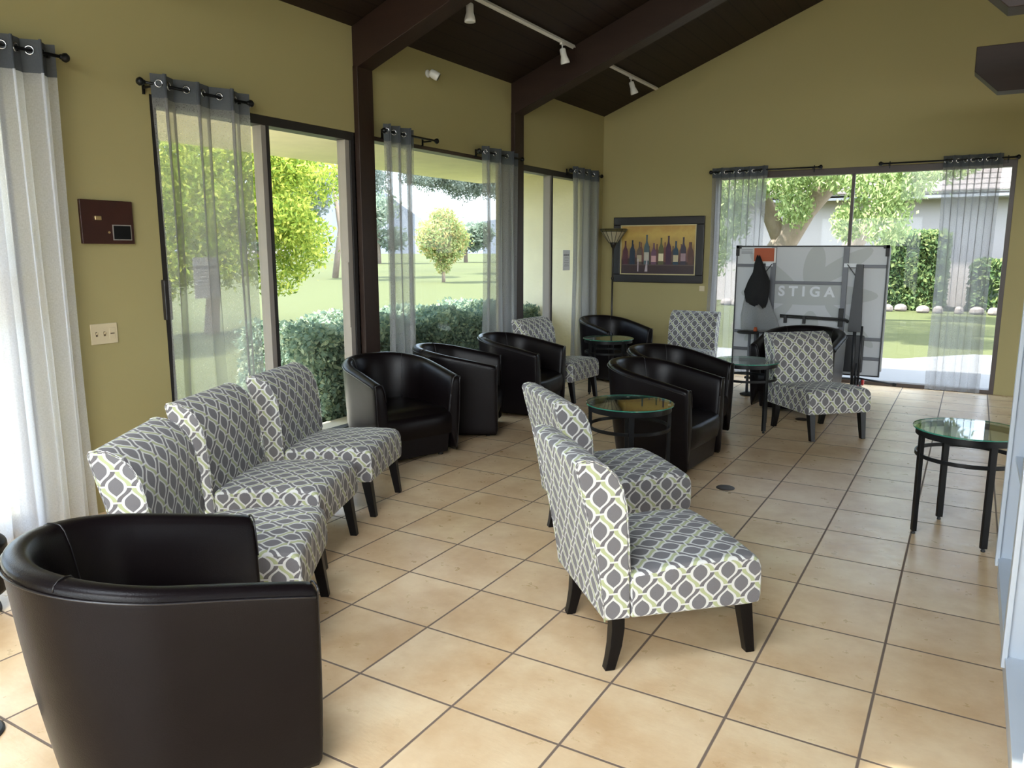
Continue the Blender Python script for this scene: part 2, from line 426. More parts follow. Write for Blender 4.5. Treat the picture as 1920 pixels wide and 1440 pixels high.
OPL = [(.10, 2.34), (3.20, 5.08), (5.27, 7.62), (7.82, 9.80)]
m = MB(); T = .2
edges = [YF - .2] + [e for op in OPL for e in op] + [YB]
for i in range(0, len(edges), 2): m.box(XL - T, XL, edges[i], edges[i + 1], 0, HD)
m.box(XL - T, XL, YF - .2, YB, HD, ZE)
structure(m.build('wall_left', M['wall']), 'olive cream wall with four glazed openings')

m = MB(); T2 = .2
BO = (-2.95, .30)
m.box(XL - T, BO[0], YB, YB + T2, 0, HD); m.box(BO[1], XR + .2, YB, YB + T2, 0, HD)
zs = [(XL - T, HD), (XR + .2, HD), (XR + .2, ceil_z(XR)), (RX, ceil_z(RX)), (XL, ZE), (XL - T, ZE)]
m.add([(x, YB, z) for x, z in zs] + [(x, YB + T2, z) for x, z in zs],
      [tuple(range(6)), tuple(range(11, 5, -1))] + [(i, i + 6, (i + 1) % 6 + 6, (i + 1) % 6) for i in range(6)])
structure(m.build('wall_back', M['wall']), 'olive yellow gable wall with sliding door')

# front wall behind the camera with tall glazing, and the right side wall
FO = [(-4.0, -1.3), (-.9, 1.8), (2.4, 5.4)]
m = MB(); e = [XL - T] + [q for op in FO for q in op] + [XR + .2]
for i in range(0, len(e), 2): m.box(e[i], e[i + 1], YF - T2, YF, 0, HD)
def gable(pts):
    k = len(pts)
    m.add([(x, YF - T2, z) for x, z in pts] + [(x, YF, z) for x, z in pts], [tuple(range(k)), tuple(range(2 * k - 1, k - 1, -1))] + [(i, i + k, (i + 1) % k + k, (i + 1) % k) for i in range(k)])
GX0, GX1, GZ0, GZ1 = -2.0, 5.0, 2.9, 4.25  # gable opening added to send light down into the room
gable([(XL - T, HD), (XR + .2, HD), (XR + .2, GZ0), (XL - T, GZ0)])
gable([(XL - T, GZ0), (GX0, GZ0), (GX0, ceil_z(GX0)), (XL - T, ceil_z(XL - T))])
gable([(GX1, GZ0), (XR + .2, GZ0), (XR + .2, ceil_z(XR + .2)), (GX1, ceil_z(GX1))])
gable([(GX0, GZ1), (GX1, GZ1), (GX1, ceil_z(GX1)), (RX, ceil_z(RX)), (GX0, ceil_z(GX0))])
structure(m.build('wall_front', M['wall']))
RO = [(-3, 0), (1., 4.), (5., 8.)]
m = MB(); e = [YF - .2] + [q for op in RO for q in op] + [YB]
for i in range(0, len(e), 2): m.box(XR, XR + T, e[i], e[i + 1], 0, HD)
m.box(XR, XR + T, YF - .2, YB, HD, ceil_z(XR))
structure(m.build('wall_right', M['wall']))

# ceiling: two plank slopes
m = MB()
SKX0, SKX1, SKY0, SKY1 = -2.7, -.5, -1.3, 1.1     # roof opening added above the viewpoint to brighten the near floor
def slab(xa, xb, ya, yb):
    f = (lambda x: ZE + SL * (x - XL)) if xa < RX else (lambda x: ceil_z(RX) - SL * (x - RX))
    za, zb = f(xa), f(xb)
    m.hexa([(xa, ya, za), (xb, ya, zb), (xb, yb, zb), (xa, yb, za)], [(xa, ya, za + .16), (xb, ya, zb + .16), (xb, yb, zb + .16), (xa, yb, za + .16)])
slab(XL - .2, SKX0, YF - .3, YB + .6); slab(SKX1, RX, YF - .3, YB + .6); slab(SKX0, SKX1, YF - .3, SKY0); slab(SKX0, SKX1, SKY1, YB + .6)
slab(RX, XR + .25, YF - .3, YB + .6)
structure(m.build('ceiling', M['ceiling']), 'dark brown plank ceiling')

m = MB(); zl, zh_ = ceil_z(SKX0) + .165, ceil_z(SKX1) + .165
m.hexa([(SKX0 - .05, SKY0 - .05, zl - .02), (SKX1 + .05, SKY0 - .05, zh_ + .02), (SKX1 + .05, SKY1 + .05, zh_ + .02), (SKX0 - .05, SKY1 + .05, zl - .02)], [(SKX0 - .05, SKY0 - .05, zl), (SKX1 + .05, SKY0 - .05, zh_ + .04), (SKX1 + .05, SKY1 + .05, zh_ + .04), (SKX0 - .05, SKY1 + .05, zl)])
structure(m.build('window_15', M['glass']))  # pane over the added roof opening, out of view
# rafters with posts
BD = .335
ys = [(-3.0, -2.8), (1.25, 1.44), (2.54, 2.73), (5.08, 5.27), (7.62, 7.82)]
for i, (a, b) in enumerate(ys):
    m = MB(); x0 = XL + .001; zb0 = ZE - BD
    m.hexa([(x0, a, zb0), (RX, a, ceil_z(RX) - BD), (RX, b, ceil_z(RX) - BD), (x0, b, zb0)],
           [(x0, a, ZE - .002), (RX, a, ceil_z(RX) - .002), (RX, b, ceil_z(RX) - .002), (x0, b, ZE - .002)])
    x1 = XR - .001
    m.hexa([(RX, a, ceil_z(RX) - BD), (x1, a, ceil_z(x1) - BD), (x1, b, ceil_z(x1) - BD), (RX, b, ceil_z(RX) - BD)],
           [(RX, a, ceil_z(RX) - .002), (x1, a, ceil_z(x1) - .002), (x1, b, ceil_z(x1) - .002), (RX, b, ceil_z(RX) - .002)])
    o = structure(m.build('trim_%d' % (i + 1), M['beam'], bevel=.006), 'dark stained ceiling rafter')
    if a > 5:
        p = MB(); p.box(XL - .12, XL + .05, a, b, 0, ZE - BD + .03)
        structure(p.build('trim_%d' % (i + 11), M['beam'], bevel=.005), 'dark stained wooden post between windows')
# tie beams coming in from the right
for i, (a, b) in enumerate(((5.08, 5.27), (7.62, 7.82))):
    m = MB(); pr = [(-.14, 3.22), (-.14, 3.03), (.035, 2.86), (XR - .01, 2.86), (XR - .01, 3.22)]
    m.add([(x, a, z) for x, z in pr] + [(x, b, z) for x, z in pr],
          [tuple(range(5)), tuple(range(9, 4, -1))] + [(k, k + 5, (k + 1) % 5 + 5, (k + 1) % 5) for k in range(5)])
    structure(m.build('trim_%d' % (i + 21), M['beam'], bevel=.005), 'dark tie beam with notched end')
    p = MB(); p.box(1.6, 1.78, a, b, 0, 2.87)
    structure(p.build('trim_%d' % (i + 31), M['beam'], bevel=.005))

# ------------------------------------------------------------------ glazed doors of the left wall
def left_door(name, y0, y1, mull=None, thin=False, label=''):
    fm = M['brownframe'] if thin else M['blackframe']
    root = structure(empty(name, (XL, (y0 + y1) / 2, 0)), label); cy_ = (y0 + y1) / 2
    t = .035 if thin else .065; xo, xi = -.14, -.02
    f = MB(); a, b = y0 - cy_, y1 - cy_
    f.box(xo, xi + .012, a, b, HD - t, HD); f.box(xo, xi + .012, a, b, 0, .04)
    f.box(xo, xi + .012, a, a + .05, .04, HD - t); f.box(xo, xi + .012, b - .05, b, .04, HD - t)
    f.build('frame', fm, root, bevel=.003)
    if mull:
        k = MB(); k.box(xo + .03, xi, mull - cy_, mull + .045 - cy_, .04, HD - t)
        k.build('meeting_stile', M['greyframe'], root, bevel=.002)
        k = MB(); k.box(xo + .03, xi + .008, mull + .045 - cy_, mull + .07 - cy_, .04, HD - t)
        k.build('black_gasket', M['blackframe'], root)
        k = MB(); k.box(xo + .03, xi, b - .10, b - .05, .04, HD - t); k.build('side_stile', M['greyframe'], root, bevel=.002)
        k = MB(); k.box(xo + .03, xi, a + .05, b - .05, .04, .10); k.build('bottom_rail', M['blackframe'], root)
    g = MB(); g.box(-.085, -.08, a + .05, b - .05, .04, HD - t)
    g.build('glass_pane', M['glass'], root)
    portal((XL - .18, cy_, HD / 2), (0, math.radians(90), 0), HD, y1 - y0)
    return root
d1 = left_door('door_1', *OPL[0], mull=1.2, label='glazed sliding door at the left picture edge')
d2 = left_door('door_2', *OPL[1], mull=4.10, label='black framed sliding glass door beside the light switch')
d3 = left_door('window_1', *OPL[2], thin=True, label='wide picture window between the two dark posts')
d4 = left_door('door_3', *OPL[3], mull=8.58, label='black framed glass door near the room corner')
k = MB(); k.box(-.035, .03, -.975 + .02, -.975 + .07, 1.15, 1.41); k.build('latch_handle', M['blackframe'], d2, bevel=.006)
k = MB(); k.box(-.05, -.02, .83, .845, .95, 1.5); k.build('pull_handle', M['greyframe'], d2, bevel=.003)

def back_door():
    root = structure(empty('door_4', ((BO[0] + BO[1]) / 2, YB, 0)), 'wide sliding glass door in the back wall')
    a, b = BO[0] - root.location.x, BO[1] - root.location.x; c = -1.335 - root.location.x
    f = MB(); f.box(a, b, .0, .12, HD - .075, HD); f.box(a, b, .0, .12, 0, .045)
    f.box(a, a + .045, 0, .12, .045, HD - .07); f.box(b - .045, b, 0, .12, .045, HD - .07)
    f.build('frame', M['brownframe'], root, bevel=.003)
    f = MB(); f.box(c, c + .035, .02, .07, .045, HD - .075); f.build('meeting_stile', M['brownframe'], root)
    for x0, x1, y in ((a + .045, c + .02, .075), (c + .02, b - .045, .05)):
        g = MB(); g.box(x0, x1, y, y + .005, .045, HD - .07); g.build('glass_pane', M['glass'], root)
    portal(((BO[0] + BO[1]) / 2, YB + .18, HD / 2), (math.radians(-90), 0, 0), BO[1] - BO[0], HD)
back_door()
for i, (a, b) in enumerate(FO):
    f = MB(); f.box(a, b, YF - .1, YF - .02, HD - .07, HD); f.box(a, b, YF - .1, YF - .02, 0, .05); f.box(a, a + .05, YF - .1, YF - .02, .05, HD - .07); f.box(b - .05, b, YF - .1, YF - .02, .05, HD - .07)
    o = structure(f.build('window_%d' % (i + 11), M['blackframe']))
    g = MB(); g.box(a + .05, b - .05, YF - .07, YF - .065, .05, HD - .07); g.build('glass_pane', M['glass'], o)
f = MB()
for x in [GX0, GX0 + 2.3, GX0 + 4.65, GX1 - .06]: f.box(x, x + .06, YF - .1, YF - .02, GZ0 + .06, GZ1 - .06)
f.box(GX0, GX1, YF - .1, YF - .02, GZ0, GZ0 + .06); f.box(GX0, GX1, YF - .1, YF - .02, GZ1 - .06, GZ1)
o = structure(f.build('window_14', M['blackframe'])); g = MB(); g.box(GX0 + .06, GX1 - .06, YF - .07, YF - .065, GZ0 + .06, GZ1 - .06); g.build('glass_pane', M['glass'], o)  # unseen gable window, added to carry the fill
for i, (a, b) in enumerate(RO):
    f = MB(); f.box(XR + .02, XR + .1, a, b, HD - .07, HD); f.box(XR + .02, XR + .1, a, b, 0, .05); f.box(XR + .02, XR + .1, a, a + .05, .05, HD - .07); f.box(XR + .02, XR + .1, b - .05, b, .05, HD - .07)
    o = structure(f.build('window_%d' % (i + 21), M['blackframe']))  # side windows out of view, added to brighten the room
    g = MB(); g.box(XR + .06, XR + .065, a + .05, b - .05, .05, HD - .07); g.build('glass_pane', M['glass'], o)

# ------------------------------------------------------------------ curtains and rods
def curtain(name, axis, p0, p1, off, z0, z1, mat, folds, amp, label, group, band=.16, seed=0, flip=1):
    """axis 'y': hangs along y at x=off ; axis 'x': hangs along x at y=off"""
    R = random.Random(seed)
    mid = (p0 + p1) / 2
    root = empty(name, (off, mid, 0) if axis == 'y' else (mid, off, 0))
    n = 26 * folds; L = p1 - p0
    phs = [R.uniform(-.5, .5) for _ in range(6)]
    def pos(s, z):
        k = (z1 - z) / (z1 - z0)
        w = 2 * PI * folds * s
        a = amp * (1 - .25 * k) * (1 + .25 * math.sin(3 * s * PI + phs[0]))
        dpt = a * math.sin(w) + .25 * a * k * math.sin(2.3 * w + phs[1] * 3) + .012 * k * math.sin(7 * s + 5 * k + phs[2])
        al = p0 + L * s + (L / folds) * .16 * math.sin(2 * w) * (1 - .6 * k) + .02 * k * math.sin(5 * s + phs[3] * 6)
        al = mid + (al - mid) * (1 - .05 * math.sin(PI * min(1, k * 1.1)))
        return (dpt * flip, al - mid, z) if axis == 'y' else (al - mid, dpt * flip, z)
    def sheet(za, zb, nz):
        rows = []; uvs = []
        for j in range(nz + 1):
            z = za + (zb - za) * j / nz
            rows.append([pos(i / n, z) for i in range(n + 1)]); uvs.append([(i / n * L * 1.9, z) for i in range(n + 1)])
        return rows, uvs
    m_ = MB(); r_, u_ = sheet(z0, z1 - band, 24); m_.grid(r_, uvs=u_); m_.build('curtain_panel', mat, root, smooth=True, uv=True)
    m_ = MB(); r_, u_ = sheet(z1 - band, z1, 3); m_.grid(r_, uvs=u_); m_.build('header_band', M['sheerband'], root, smooth=True, uv=True)
    for e_ in range(2 * folds):
        s = (e_ * .5) / folds + .0001 if e_ else .02
        x, y, _ = pos(s, z1 - .055); x2, y2, _ = pos(s + .005, z1 - .055)
        c = Vector((x, y, z1 - .055)); tdir = Vector((x2 - x, y2 - y, 0)).normalized()
        m_ = MB(); m_.tube([c + tdir * .021 * math.cos(q) + Vector((0, 0, .021 * math.sin(q))) for q in [2 * PI * k / 14 for k in range(14)]], .0055, 6, closed=True)
        m_.build('grommet', M['chrome'], root, smooth=True)
    tag(root, label, 'curtain', group)
    return root
def rod(axis, p0, p1, off, z, label, wall_off, ends=(1, 1), r=.0095):
    mid = (p0 + p1) / 2
    root = empty('curtain_rod', (off, mid, z) if axis == 'y' else (mid, off, z)); h = (p1 - p0) / 2
    P = (lambda t, d=0, zz=0: (d, t, zz)) if axis == 'y' else (lambda t, d=0, zz=0: (t, d, zz))
    m_ = MB(); m_.tube([P(-h), P(h)], r, 12); m_.build('pole', M['blackmetal'], root, smooth=True)
    for i, sgn in enumerate((-1, 1)):
        if ends[i]:
            m_ = MB(); q = [P(sgn * (h + t)) for t in (-.005, .0, .006, .016, .03, .044, .05)]
            m_.tube(q, [r, .014, .012, .022, .026, .018, .003], 14); m_.build('finial', M['blackmetal'], root, smooth=True)
        t = sgn * (h - .06); w = wall_off - off
        m_ = MB(); m_.bar(P(t, 0, -.012), P(t, w * .999, -.012), .012, .012); m_.bar(P(t, w * .96, .03), P(t, w * .96, -.05), .02, .012, up=P(1)); m_.build('bracket', M['blackmetal'], root)
    tag(root, label, 'curtain rod', 'black curtain rods')
CX = XL + .105
G = 'grey sheer curtains'
curtain('sheer_curtain', 'y', 2.02, 2.575, CX, .02, 2.70, M['sheerwhite'], 4, .045, 'bright white sheer curtain at the left edge of the photo', G, seed=1, band=.17)
rod('y', 1.3, 2.60, CX, 2.645, 'black rod carrying the white curtain at the left edge', XL)
curtain('sheer_curtain', 'y', 3.14, 3.90, CX, .02, 2.66, M['sheer'], 3, .05, 'grey sheer curtain with grommets right of the wooden wall plaque', G, seed=2, band=.14)
rod('y', 3.10, 3.88, CX, 2.60, 'black rod above the sheer curtain next to the wall plaque', XL)
curtain('sheer_curtain', 'y', 5.32, 5.74, CX, .02, 2.655, M['sheer'], 3, .05, 'bunched sheer curtain just right of the nearer dark post', G, seed=3, band=.14)
rod('y', 5.36, 6.06, CX, 2.60, 'short black rod with ball end right of the nearer post', XL)
curtain('sheer_curtain', 'y', 6.86, 7.60, CX, .02, 2.645, M['sheer'], 3, .05, 'sheer curtain hanging just left of the farther dark post', G, seed=4, band=.14)
rod('y', 6.84, 7.66, CX, 2.59, 'black rod left of the farther dark post', XL)
curtain('sheer_curtain', 'y', 8.95, 9.76, CX, .02, 2.63, M['sheer'], 4, .045, 'sheer curtain in the room corner behind the floor lamp', G, seed=5, band=.14)
rod('y', 8.92, 9.80, CX, 2.575, 'black rod in the room corner behind the floor lamp', XL, ends=(1, 1))
CYB = YB - .10
curtain('sheer_curtain', 'x', -2.97, -2.28, CYB, .02, 2.62, M['sheer'], 4, .035, 'sheer curtain right of the wine bottle picture', G, seed=6, band=.12)
rod('x', -2.96, -1.70, CYB, 2.572, 'black rod at the left half of the back wall door', YB)
curtain('sheer_curtain', 'x', -.40, .165, CYB, .02, 2.62, M['sheer'], 4, .035, 'sheer curtain at the right end of the back wall door', G, seed=8, band=.12)
rod('x', -1.00, .27, CYB, 2.572, 'black rod at the right half of the back wall door', YB)

# ------------------------------------------------------------------ slipper chairs
def make_slipper():
    root = empty('slipper_chair')
    W = .295
    # back: extruded side profile, uv along the profile length
    prof = [(-.192, .222), (-.196, .30), (-.199, .413), (-.205, .50), (-.210, .58), (-.219, .665), (-.236, .735), (-.262, .787), (-.300, .825), (-.345, .848), (-.385, .855), (-.413, .848), (-.420, .835),
            (-.400, .75), (-.372, .64), (-.345, .52), (-.322, .40), (-.305, .30), (-.296, .222)]
    L = [0]
    for a, b in zip(prof, prof[1:]): L.append(L[-1] + math.dist(a, b))
    b_ = MB(); ysl = [-W, -W + .012, -W * .5, 0, W * .5, W - .012, W]
    n = len(prof); vs = []
    for j, y in enumerate(ysl):
        for i, (x, z) in enumerate(prof):
            inset = .006 if j in (0, len(ysl) - 1) else 0
            cx_, cz_ = -.27, .5
            dx, dz = cx_ - x, cz_ - z; q = math.hypot(dx, dz)
            puff = .008 * (1 - (y / W) ** 2) if 2 <= i <= 8 else 0
            vs.append((x + dx / q * inset + puff, y, z + dz / q * inset))
    fs = []; us = []
    for j in range(len(ysl) - 1):
        for i in range(n - 1):
            fs.append((j * n + i, j * n + i + 1, (j + 1) * n + i + 1, (j + 1) * n + i))
            us.append(((ysl[j], L[i] + .22), (ysl[j], L[i + 1] + .22), (ysl[j + 1], L[i + 1] + .22), (ysl[j + 1], L[i] + .22)))
    fs.append((n - 1, 0, n, 2 * n - 1)); us.append(None); fs.pop(); us.pop()
    for j in range(len(ysl) - 1):
        fs.append((j * n + n - 1, j * n, (j + 1) * n, (j + 1) * n + n - 1)); us.append(None)
    # caps
    fs.append(tuple(range(n - 1, -1, -1))); us.append([(prof[i][0], prof[i][1]) for i in range(n - 1, -1, -1)])
    k = (len(ysl) - 1) * n
    fs.append(tuple(k + i for i in range(n))); us.append([(-prof[i][0], prof[i][1]) for i in range(n)])
    b_.add(vs, fs, us); b_.build('backrest', M['ogee'], root, uv=True, bevel=.006, seg=2)
    # piping seam round the side panels
    for sg in (-1, 1):
        pp = [(x, sg * (W - .002), z) for x, z in prof[2:]]
        m_ = MB(); m_.tube(pp, .0035, 6); m_.build('seam', M['ogee'], root, uv=True, smooth=True)
    # seat
    sp = [(-.19, .224), (.30, .226), (.350, .230), (.356, .26), (.357, .33), (.353, .385), (.342, .410), (.318, .426), (.27, .432), (.15, .432), (0, .424), (-.12, .412), (-.195, .402)]
    L = [0]
    for a, b in zip(sp, sp[1:]): L.append(L[-1] + math.dist(a, b))
    ysl = [-W, -W + .012, -W + .035, -W * .55, 0, W * .55, W - .035, W - .012, W]
    n = len(sp); vs = []
    for j, y in enumerate(ysl):
        t = abs(y) / W
        for i, (x, z) in enumerate(sp):
            dz = 0
            if i >= 5: dz = .014 * (1 - t ** 2) - (.012 if j in (0, 8) else (.003 if j in (1, 7) else 0))
            vs.append((x, y, z + dz))
    fs = []; us = []
    for j in range(len(ysl) - 1):
        for i in range(n - 1):
            fs.append((j * n + i, j * n + i + 1, (j + 1) * n + i + 1, (j + 1) * n + i))
            us.append(((ysl[j], L[i]), (ysl[j], L[i + 1]), (ysl[j + 1], L[i + 1]), (ysl[j + 1], L[i])))
        fs.append((j * n + n - 1, j * n, (j + 1) * n, (j + 1) * n + n - 1)); us.append(None)
    fs.append(tuple(range(n - 1, -1, -1))); us.append([(sp[i][0], sp[i][1]) for i in range(n - 1, -1, -1)])
    k = (len(ysl) - 1) * n
    fs.append(tuple(k + i for i in range(n))); us.append([(-sp[i][0], sp[i][1]) for i in range(n)])
    m_ = MB(); m_.add(vs, fs, us); m_.build('seat', M['ogee'], root, uv=True, bevel=.01, seg=3)
    # legs
    for sg in (-1, 1):
        y = sg * .243
        m_ = MB(); a, b = .028, .019   # front leg, tapered, leaning forward
        xt, xb = .305, .343
        m_.hexa([(xb - b, y - b, 0), (xb + b, y - b, 0), (xb + b, y + b, 0), (xb - b, y + b, 0)],
                [(xt - a, y - a, .232), (xt + a, y - a, .232), (xt + a, y + a, .232), (xt - a, y + a, .232)])
        m_.build('leg', M['blackwood'], root, bevel=.003)
        m_ = MB(); rings = []
        for x, z, h in ((-.232, .232, .027), (-.230, .17, .026), (-.236, .10, .024), (-.248, .04, .021), (-.258, 0, .020)):
            rings.append([(x - h, y - h, z), (x + h, y - h, z), (x + h, y + h, z), (x - h, y + h, z)])
        m_.grid(rings[::-1], closed_u=True, capends=True)
        m_.build('leg', M['blackwood'], root, bevel=.003)
    return root
SG = 'ogee patterned slipper chairs'
SLIP = [
    ((-1.074, 2.931), .771, 'trellis patterned slipper chair in the front centre, nearest to the camera'),
    ((-1.66, 3.87), .80, 'patterned slipper chair directly behind the front centre one, before the round glass table'),
    ((-2.64, 2.10), .60, 'patterned slipper chair behind the big near armchair, first of the left row'),
    ((-3.13, 2.80), .41, 'middle patterned slipper chair of the three in the left row'),
    ((-3.43, 3.56), .37, 'farthest patterned slipper chair of the left row, beside a black armchair'),
    ((-3.86, 7.52), -.06, 'patterned slipper chair by the window, half hidden behind a black armchair'),
    ((-2.93, 9.08), -1.57, 'patterned slipper chair facing the viewer at the back wall, between picture and tennis table'),
    ((-1.12, 7.21), -.82, 'patterned slipper chair before the folded tennis table'),
]
proto = make_slipper()
for i, (xy, th, lb) in enumerate(SLIP):
    o = proto if i == 0 else copy_tree(proto)
    o.location = (xy[0], xy[1], 0); o.rotation_euler = (0, 0, th); tag(o, lb, 'chair', SG)

# ------------------------------------------------------------------ tub chairs
def make_tub():
    root = empty('tub_chair')
    F, W, za, zh = .376, .385, .632, .768
    Fb, Wb, Bb = .380, .345, .285
    TH = .082
    # plan path parameter: list of (base point top, base point bottom, normal, rim height)
    NA, NB = 9, 28
    st = []
    for i in range(NA):
        t = i / NA; x = F * (1 - t); xb = Fb * (1 - t)
        st.append(((x, -W), (xb, -Wb - (W - Wb) * 0), (0, -1), x))
    for i in range(NB + 1):
        a = PI * i / NB; c_, s_ = math.cos(a), math.sin(a)
        st.append(((-W * s_, -W * c_), (-Bb * s_, -Wb * c_), (-s_, -c_), -W * s_))
    for i in range(1, NA + 1):
        t = i / NA; st.append(((F * t, W), (Fb * t, Wb), (0, 1), F * t))
    def rim(x):
        k = max(0., (x + W) / (F + W)); return zh - (zh - za) * k ** 1.25
    ring = []
    Z0 = .018; hs = [0, .25, .5, .75, .9]
    for (pt, pb, nn, x) in st:
        zr = rim(x); N_ = Vector((nn[0], nn[1], 0)); T_ = Vector((pt[0], pt[1], 0)); B_ = Vector((pb[0], pb[1], 0))
        def outp(z):
            k = (z - Z0) / (zr - Z0); bul = .012 * math.sin(PI * min(1, k))
            return B_ + (T_ - B_) * k + N_ * bul
        sec = []
        for h in (0, .02, .2, .4, .6, .8, .93): z = Z0 + (zr - .03 - Z0) * h; q = outp(z); sec.append((q.x, q.y, z))
        # rolled rim
        for dx, dz in ((.000, -.022), (-.006, -.008), (-.022, .0), (-.045, .002), (-.066, -.004), (-.080, -.022)):
            q = T_ + N_ * (dx + .002); sec.append((q.x, q.y, zr + dz))
        # inner wall
        for h, tk in ((.12, .086), (.35, .094), (.6, .104), (.8, .112), (1.0, .118)):
            z = zr - .02 + (.30 - zr) * h; k = (z - Z0) / (zr - Z0); q = B_ + (T_ - B_) * max(.72, k) - N_ * tk; sec.append((q.x, q.y, z))
        ring.append(sec)
    b_ = MB(); n = len(ring[0])
    # rounded arm fronts: extra shrunken end rings
    def endring(sec, sgn):
        cx_ = sum(p[0] for p in sec) / n; cy_ = sum(p[1] for p in sec) / n
        out = []
        for p in sec:
            out.append((p[0] + .016, cy_ + (p[1] - cy_) * .80, p[2] - (.010 if p[2] > .5 else 0)))
        return out
    full = [endring(ring[0], -1)] + ring + [endring(ring[-1], 1)]
    fs = []; vs = [p for r in full for p in r]; R = len(full)
    for i in range(R - 1):
        for k in range(n - 1): fs.append((i * n + k, (i + 1) * n + k, (i + 1) * n + k + 1, i * n + k + 1))
        fs.append((i * n + n - 1, (i + 1) * n + n - 1, (i + 1) * n, i * n))
    fs.append(tuple(k for k in range(n))); fs.append(tuple((R - 1) * n + k for k in range(n - 1, -1, -1)))
    b_.add(vs, fs); sh = b_.build('barrel_shell', M['leather'], root, smooth=True, sub=1)
    # piping under the rim outside, and down the arm fronts
    m_ = MB(); m_.tube([(r[7][0] + nn[0] * .002, r[7][1] + nn[1] * .002, r[7][2] - .008) for r, (_, _, nn, _) in zip(ring, st)], .0035, 6)
    m_.build('piping', M['piping'], root, smooth=True)
    for sec, sg in ((ring[0], -1), (ring[-1], 1)):
        pts = [(p[0] + .010, p[1] - sg * .012, p[2]) for p in [(sec[1][0], sec[1][1], .06)] + sec[2:8]] + [(p[0] + .010, p[1], p[2] - .003) for p in sec[8:12]] + [(p[0] + .010, p[1] + sg * .006, p[2]) for p in sec[12:15]]
        m_ = MB(); m_.tube(pts, .0033, 6); m_.build('arm_piping', M['piping'], root, smooth=True)
    # inner back seams
    for i0 in (NA + 7, NA + NB - 7):
        sec = ring[i0]; m_ = MB(); m_.tube([(p[0] * .995, p[1] * .995, p[2] + .001) for p in sec[7:17]], .0022, 5); m_.build('seam', M['piping'], root, smooth=True)
    # seat cushion: superellipse-ish block with crowned top, front rolls over
    rows = []; wi = W - TH - .012
    prof = [(.300, .0), (.300, .3), (.318, .0)]
    NX = 16; NYs = 14
    def sx(u): return -.285 + (.285 + .375) * u
    top = []
    for i in range(NX + 1):
        u = i / NX; x = sx(u); r = []
        hw = wi if x > -.02 else math.sqrt(max(0.0, 1 - ((x + .02) / .29) ** 2)) * wi + .002
        for j in range(NYs + 1):
            v = -1 + 2 * j / NYs
            z = .378 + .030 * (1 - v ** 4) * (1 - (2 * u - 1) ** 6)
            if u > .86: z -= ((u - .86) / .14) ** 2 * .022
            r.append((x, v * hw, z))
        top.append(r)
    # front roll and face
    fr = []
    for dx, z in ((.018, .355), (.034, .33), (.040, .29), (.036, .24), (.020, .20), (.006, .18)):
        fr.append([(sx(1) + dx * (1 - (abs(-1 + 2 * j / NYs)) ** 4 * .6), (-1 + 2 * j / NYs) * wi, z) for j in range(NYs + 1)])
    c_ = MB(); c_.grid(top + fr)
    bot = [(-.28, 0, .22)]
    # underside closing
    base = [[(p[0], p[1], .235) for p in r] for r in top]
    c_.grid([r[::-1] for r in base])
    c_.grid([[r[0] for r in top], [(r[0][0], r[0][1], .235) for r in top]]); c_.grid([[r[-1] for r in top][::-1], [(r[-1][0], r[-1][1], .235) for r in top][::-1]])
    cu = c_.build('seat_cushion', M['leather'], root, smooth=True)
    # front apron below cushion and hidden plinth
    m_ = MB(); m_.hexa([(.10, -wi + .02, .03), (.366, -wi + .02, .03), (.366, wi - .02, .03), (.10, wi - .02, .03)],
                       [(.10, -wi, .238), (.376, -wi, .238), (.376, wi, .238), (.10, wi, .238)])
    m_.build('front_apron', M['leather'], root, bevel=.012, seg=3)
    for x, y in ((.30, -.24), (.30, .24), (-.12, -.18), (-.12, .18)):
        m_ = MB(); m_.lathe([(.018, 0), (.02, .01), (.02, .04)], 12, (x, y, 0)); m_.build('foot_glide', M['darkvinyl'], root)
    return root
TG = 'black leather tub armchairs'
TUBS = [
    ((-2.087, 1.369), 1.111, 'large black leather tub armchair in the lower left foreground'),
    ((-3.9, 4.735), -0.344, 'black tub armchair facing the viewer beside the farthest left slipper chair'),
    ((-3.92, 5.64), 0.5, 'black tub armchair second in the window row, seen from its side'),
    ((-3.9, 6.68), 0.102, 'third black tub armchair of the window row, in front of a patterned chair back'),
    ((-3.92, 9.06), -0.41, 'black tub armchair in the far corner below the floor lamp'),
    ((-2.002, 5.58), -0.062, 'black tub armchair right behind the centre round glass table'),
    ((-2.2, 6.46), -0.266, 'black tub armchair behind the centre one, left of the glass table'),
    ((-1.45, 8.3), -1.66, 'black tub armchair between the patterned chair and the folded tennis table'),
]
proto = make_tub()
for i, (xy, th, lb) in enumerate(TUBS):
    o = proto if i == 0 else copy_tree(proto)
    o.location = (xy[0], xy[1], 0); o.rotation_euler = (0, 0, th); tag(o, lb, 'armchair', TG)
    if i == 7: o.scale = (1.06, 1.06, 1.06)

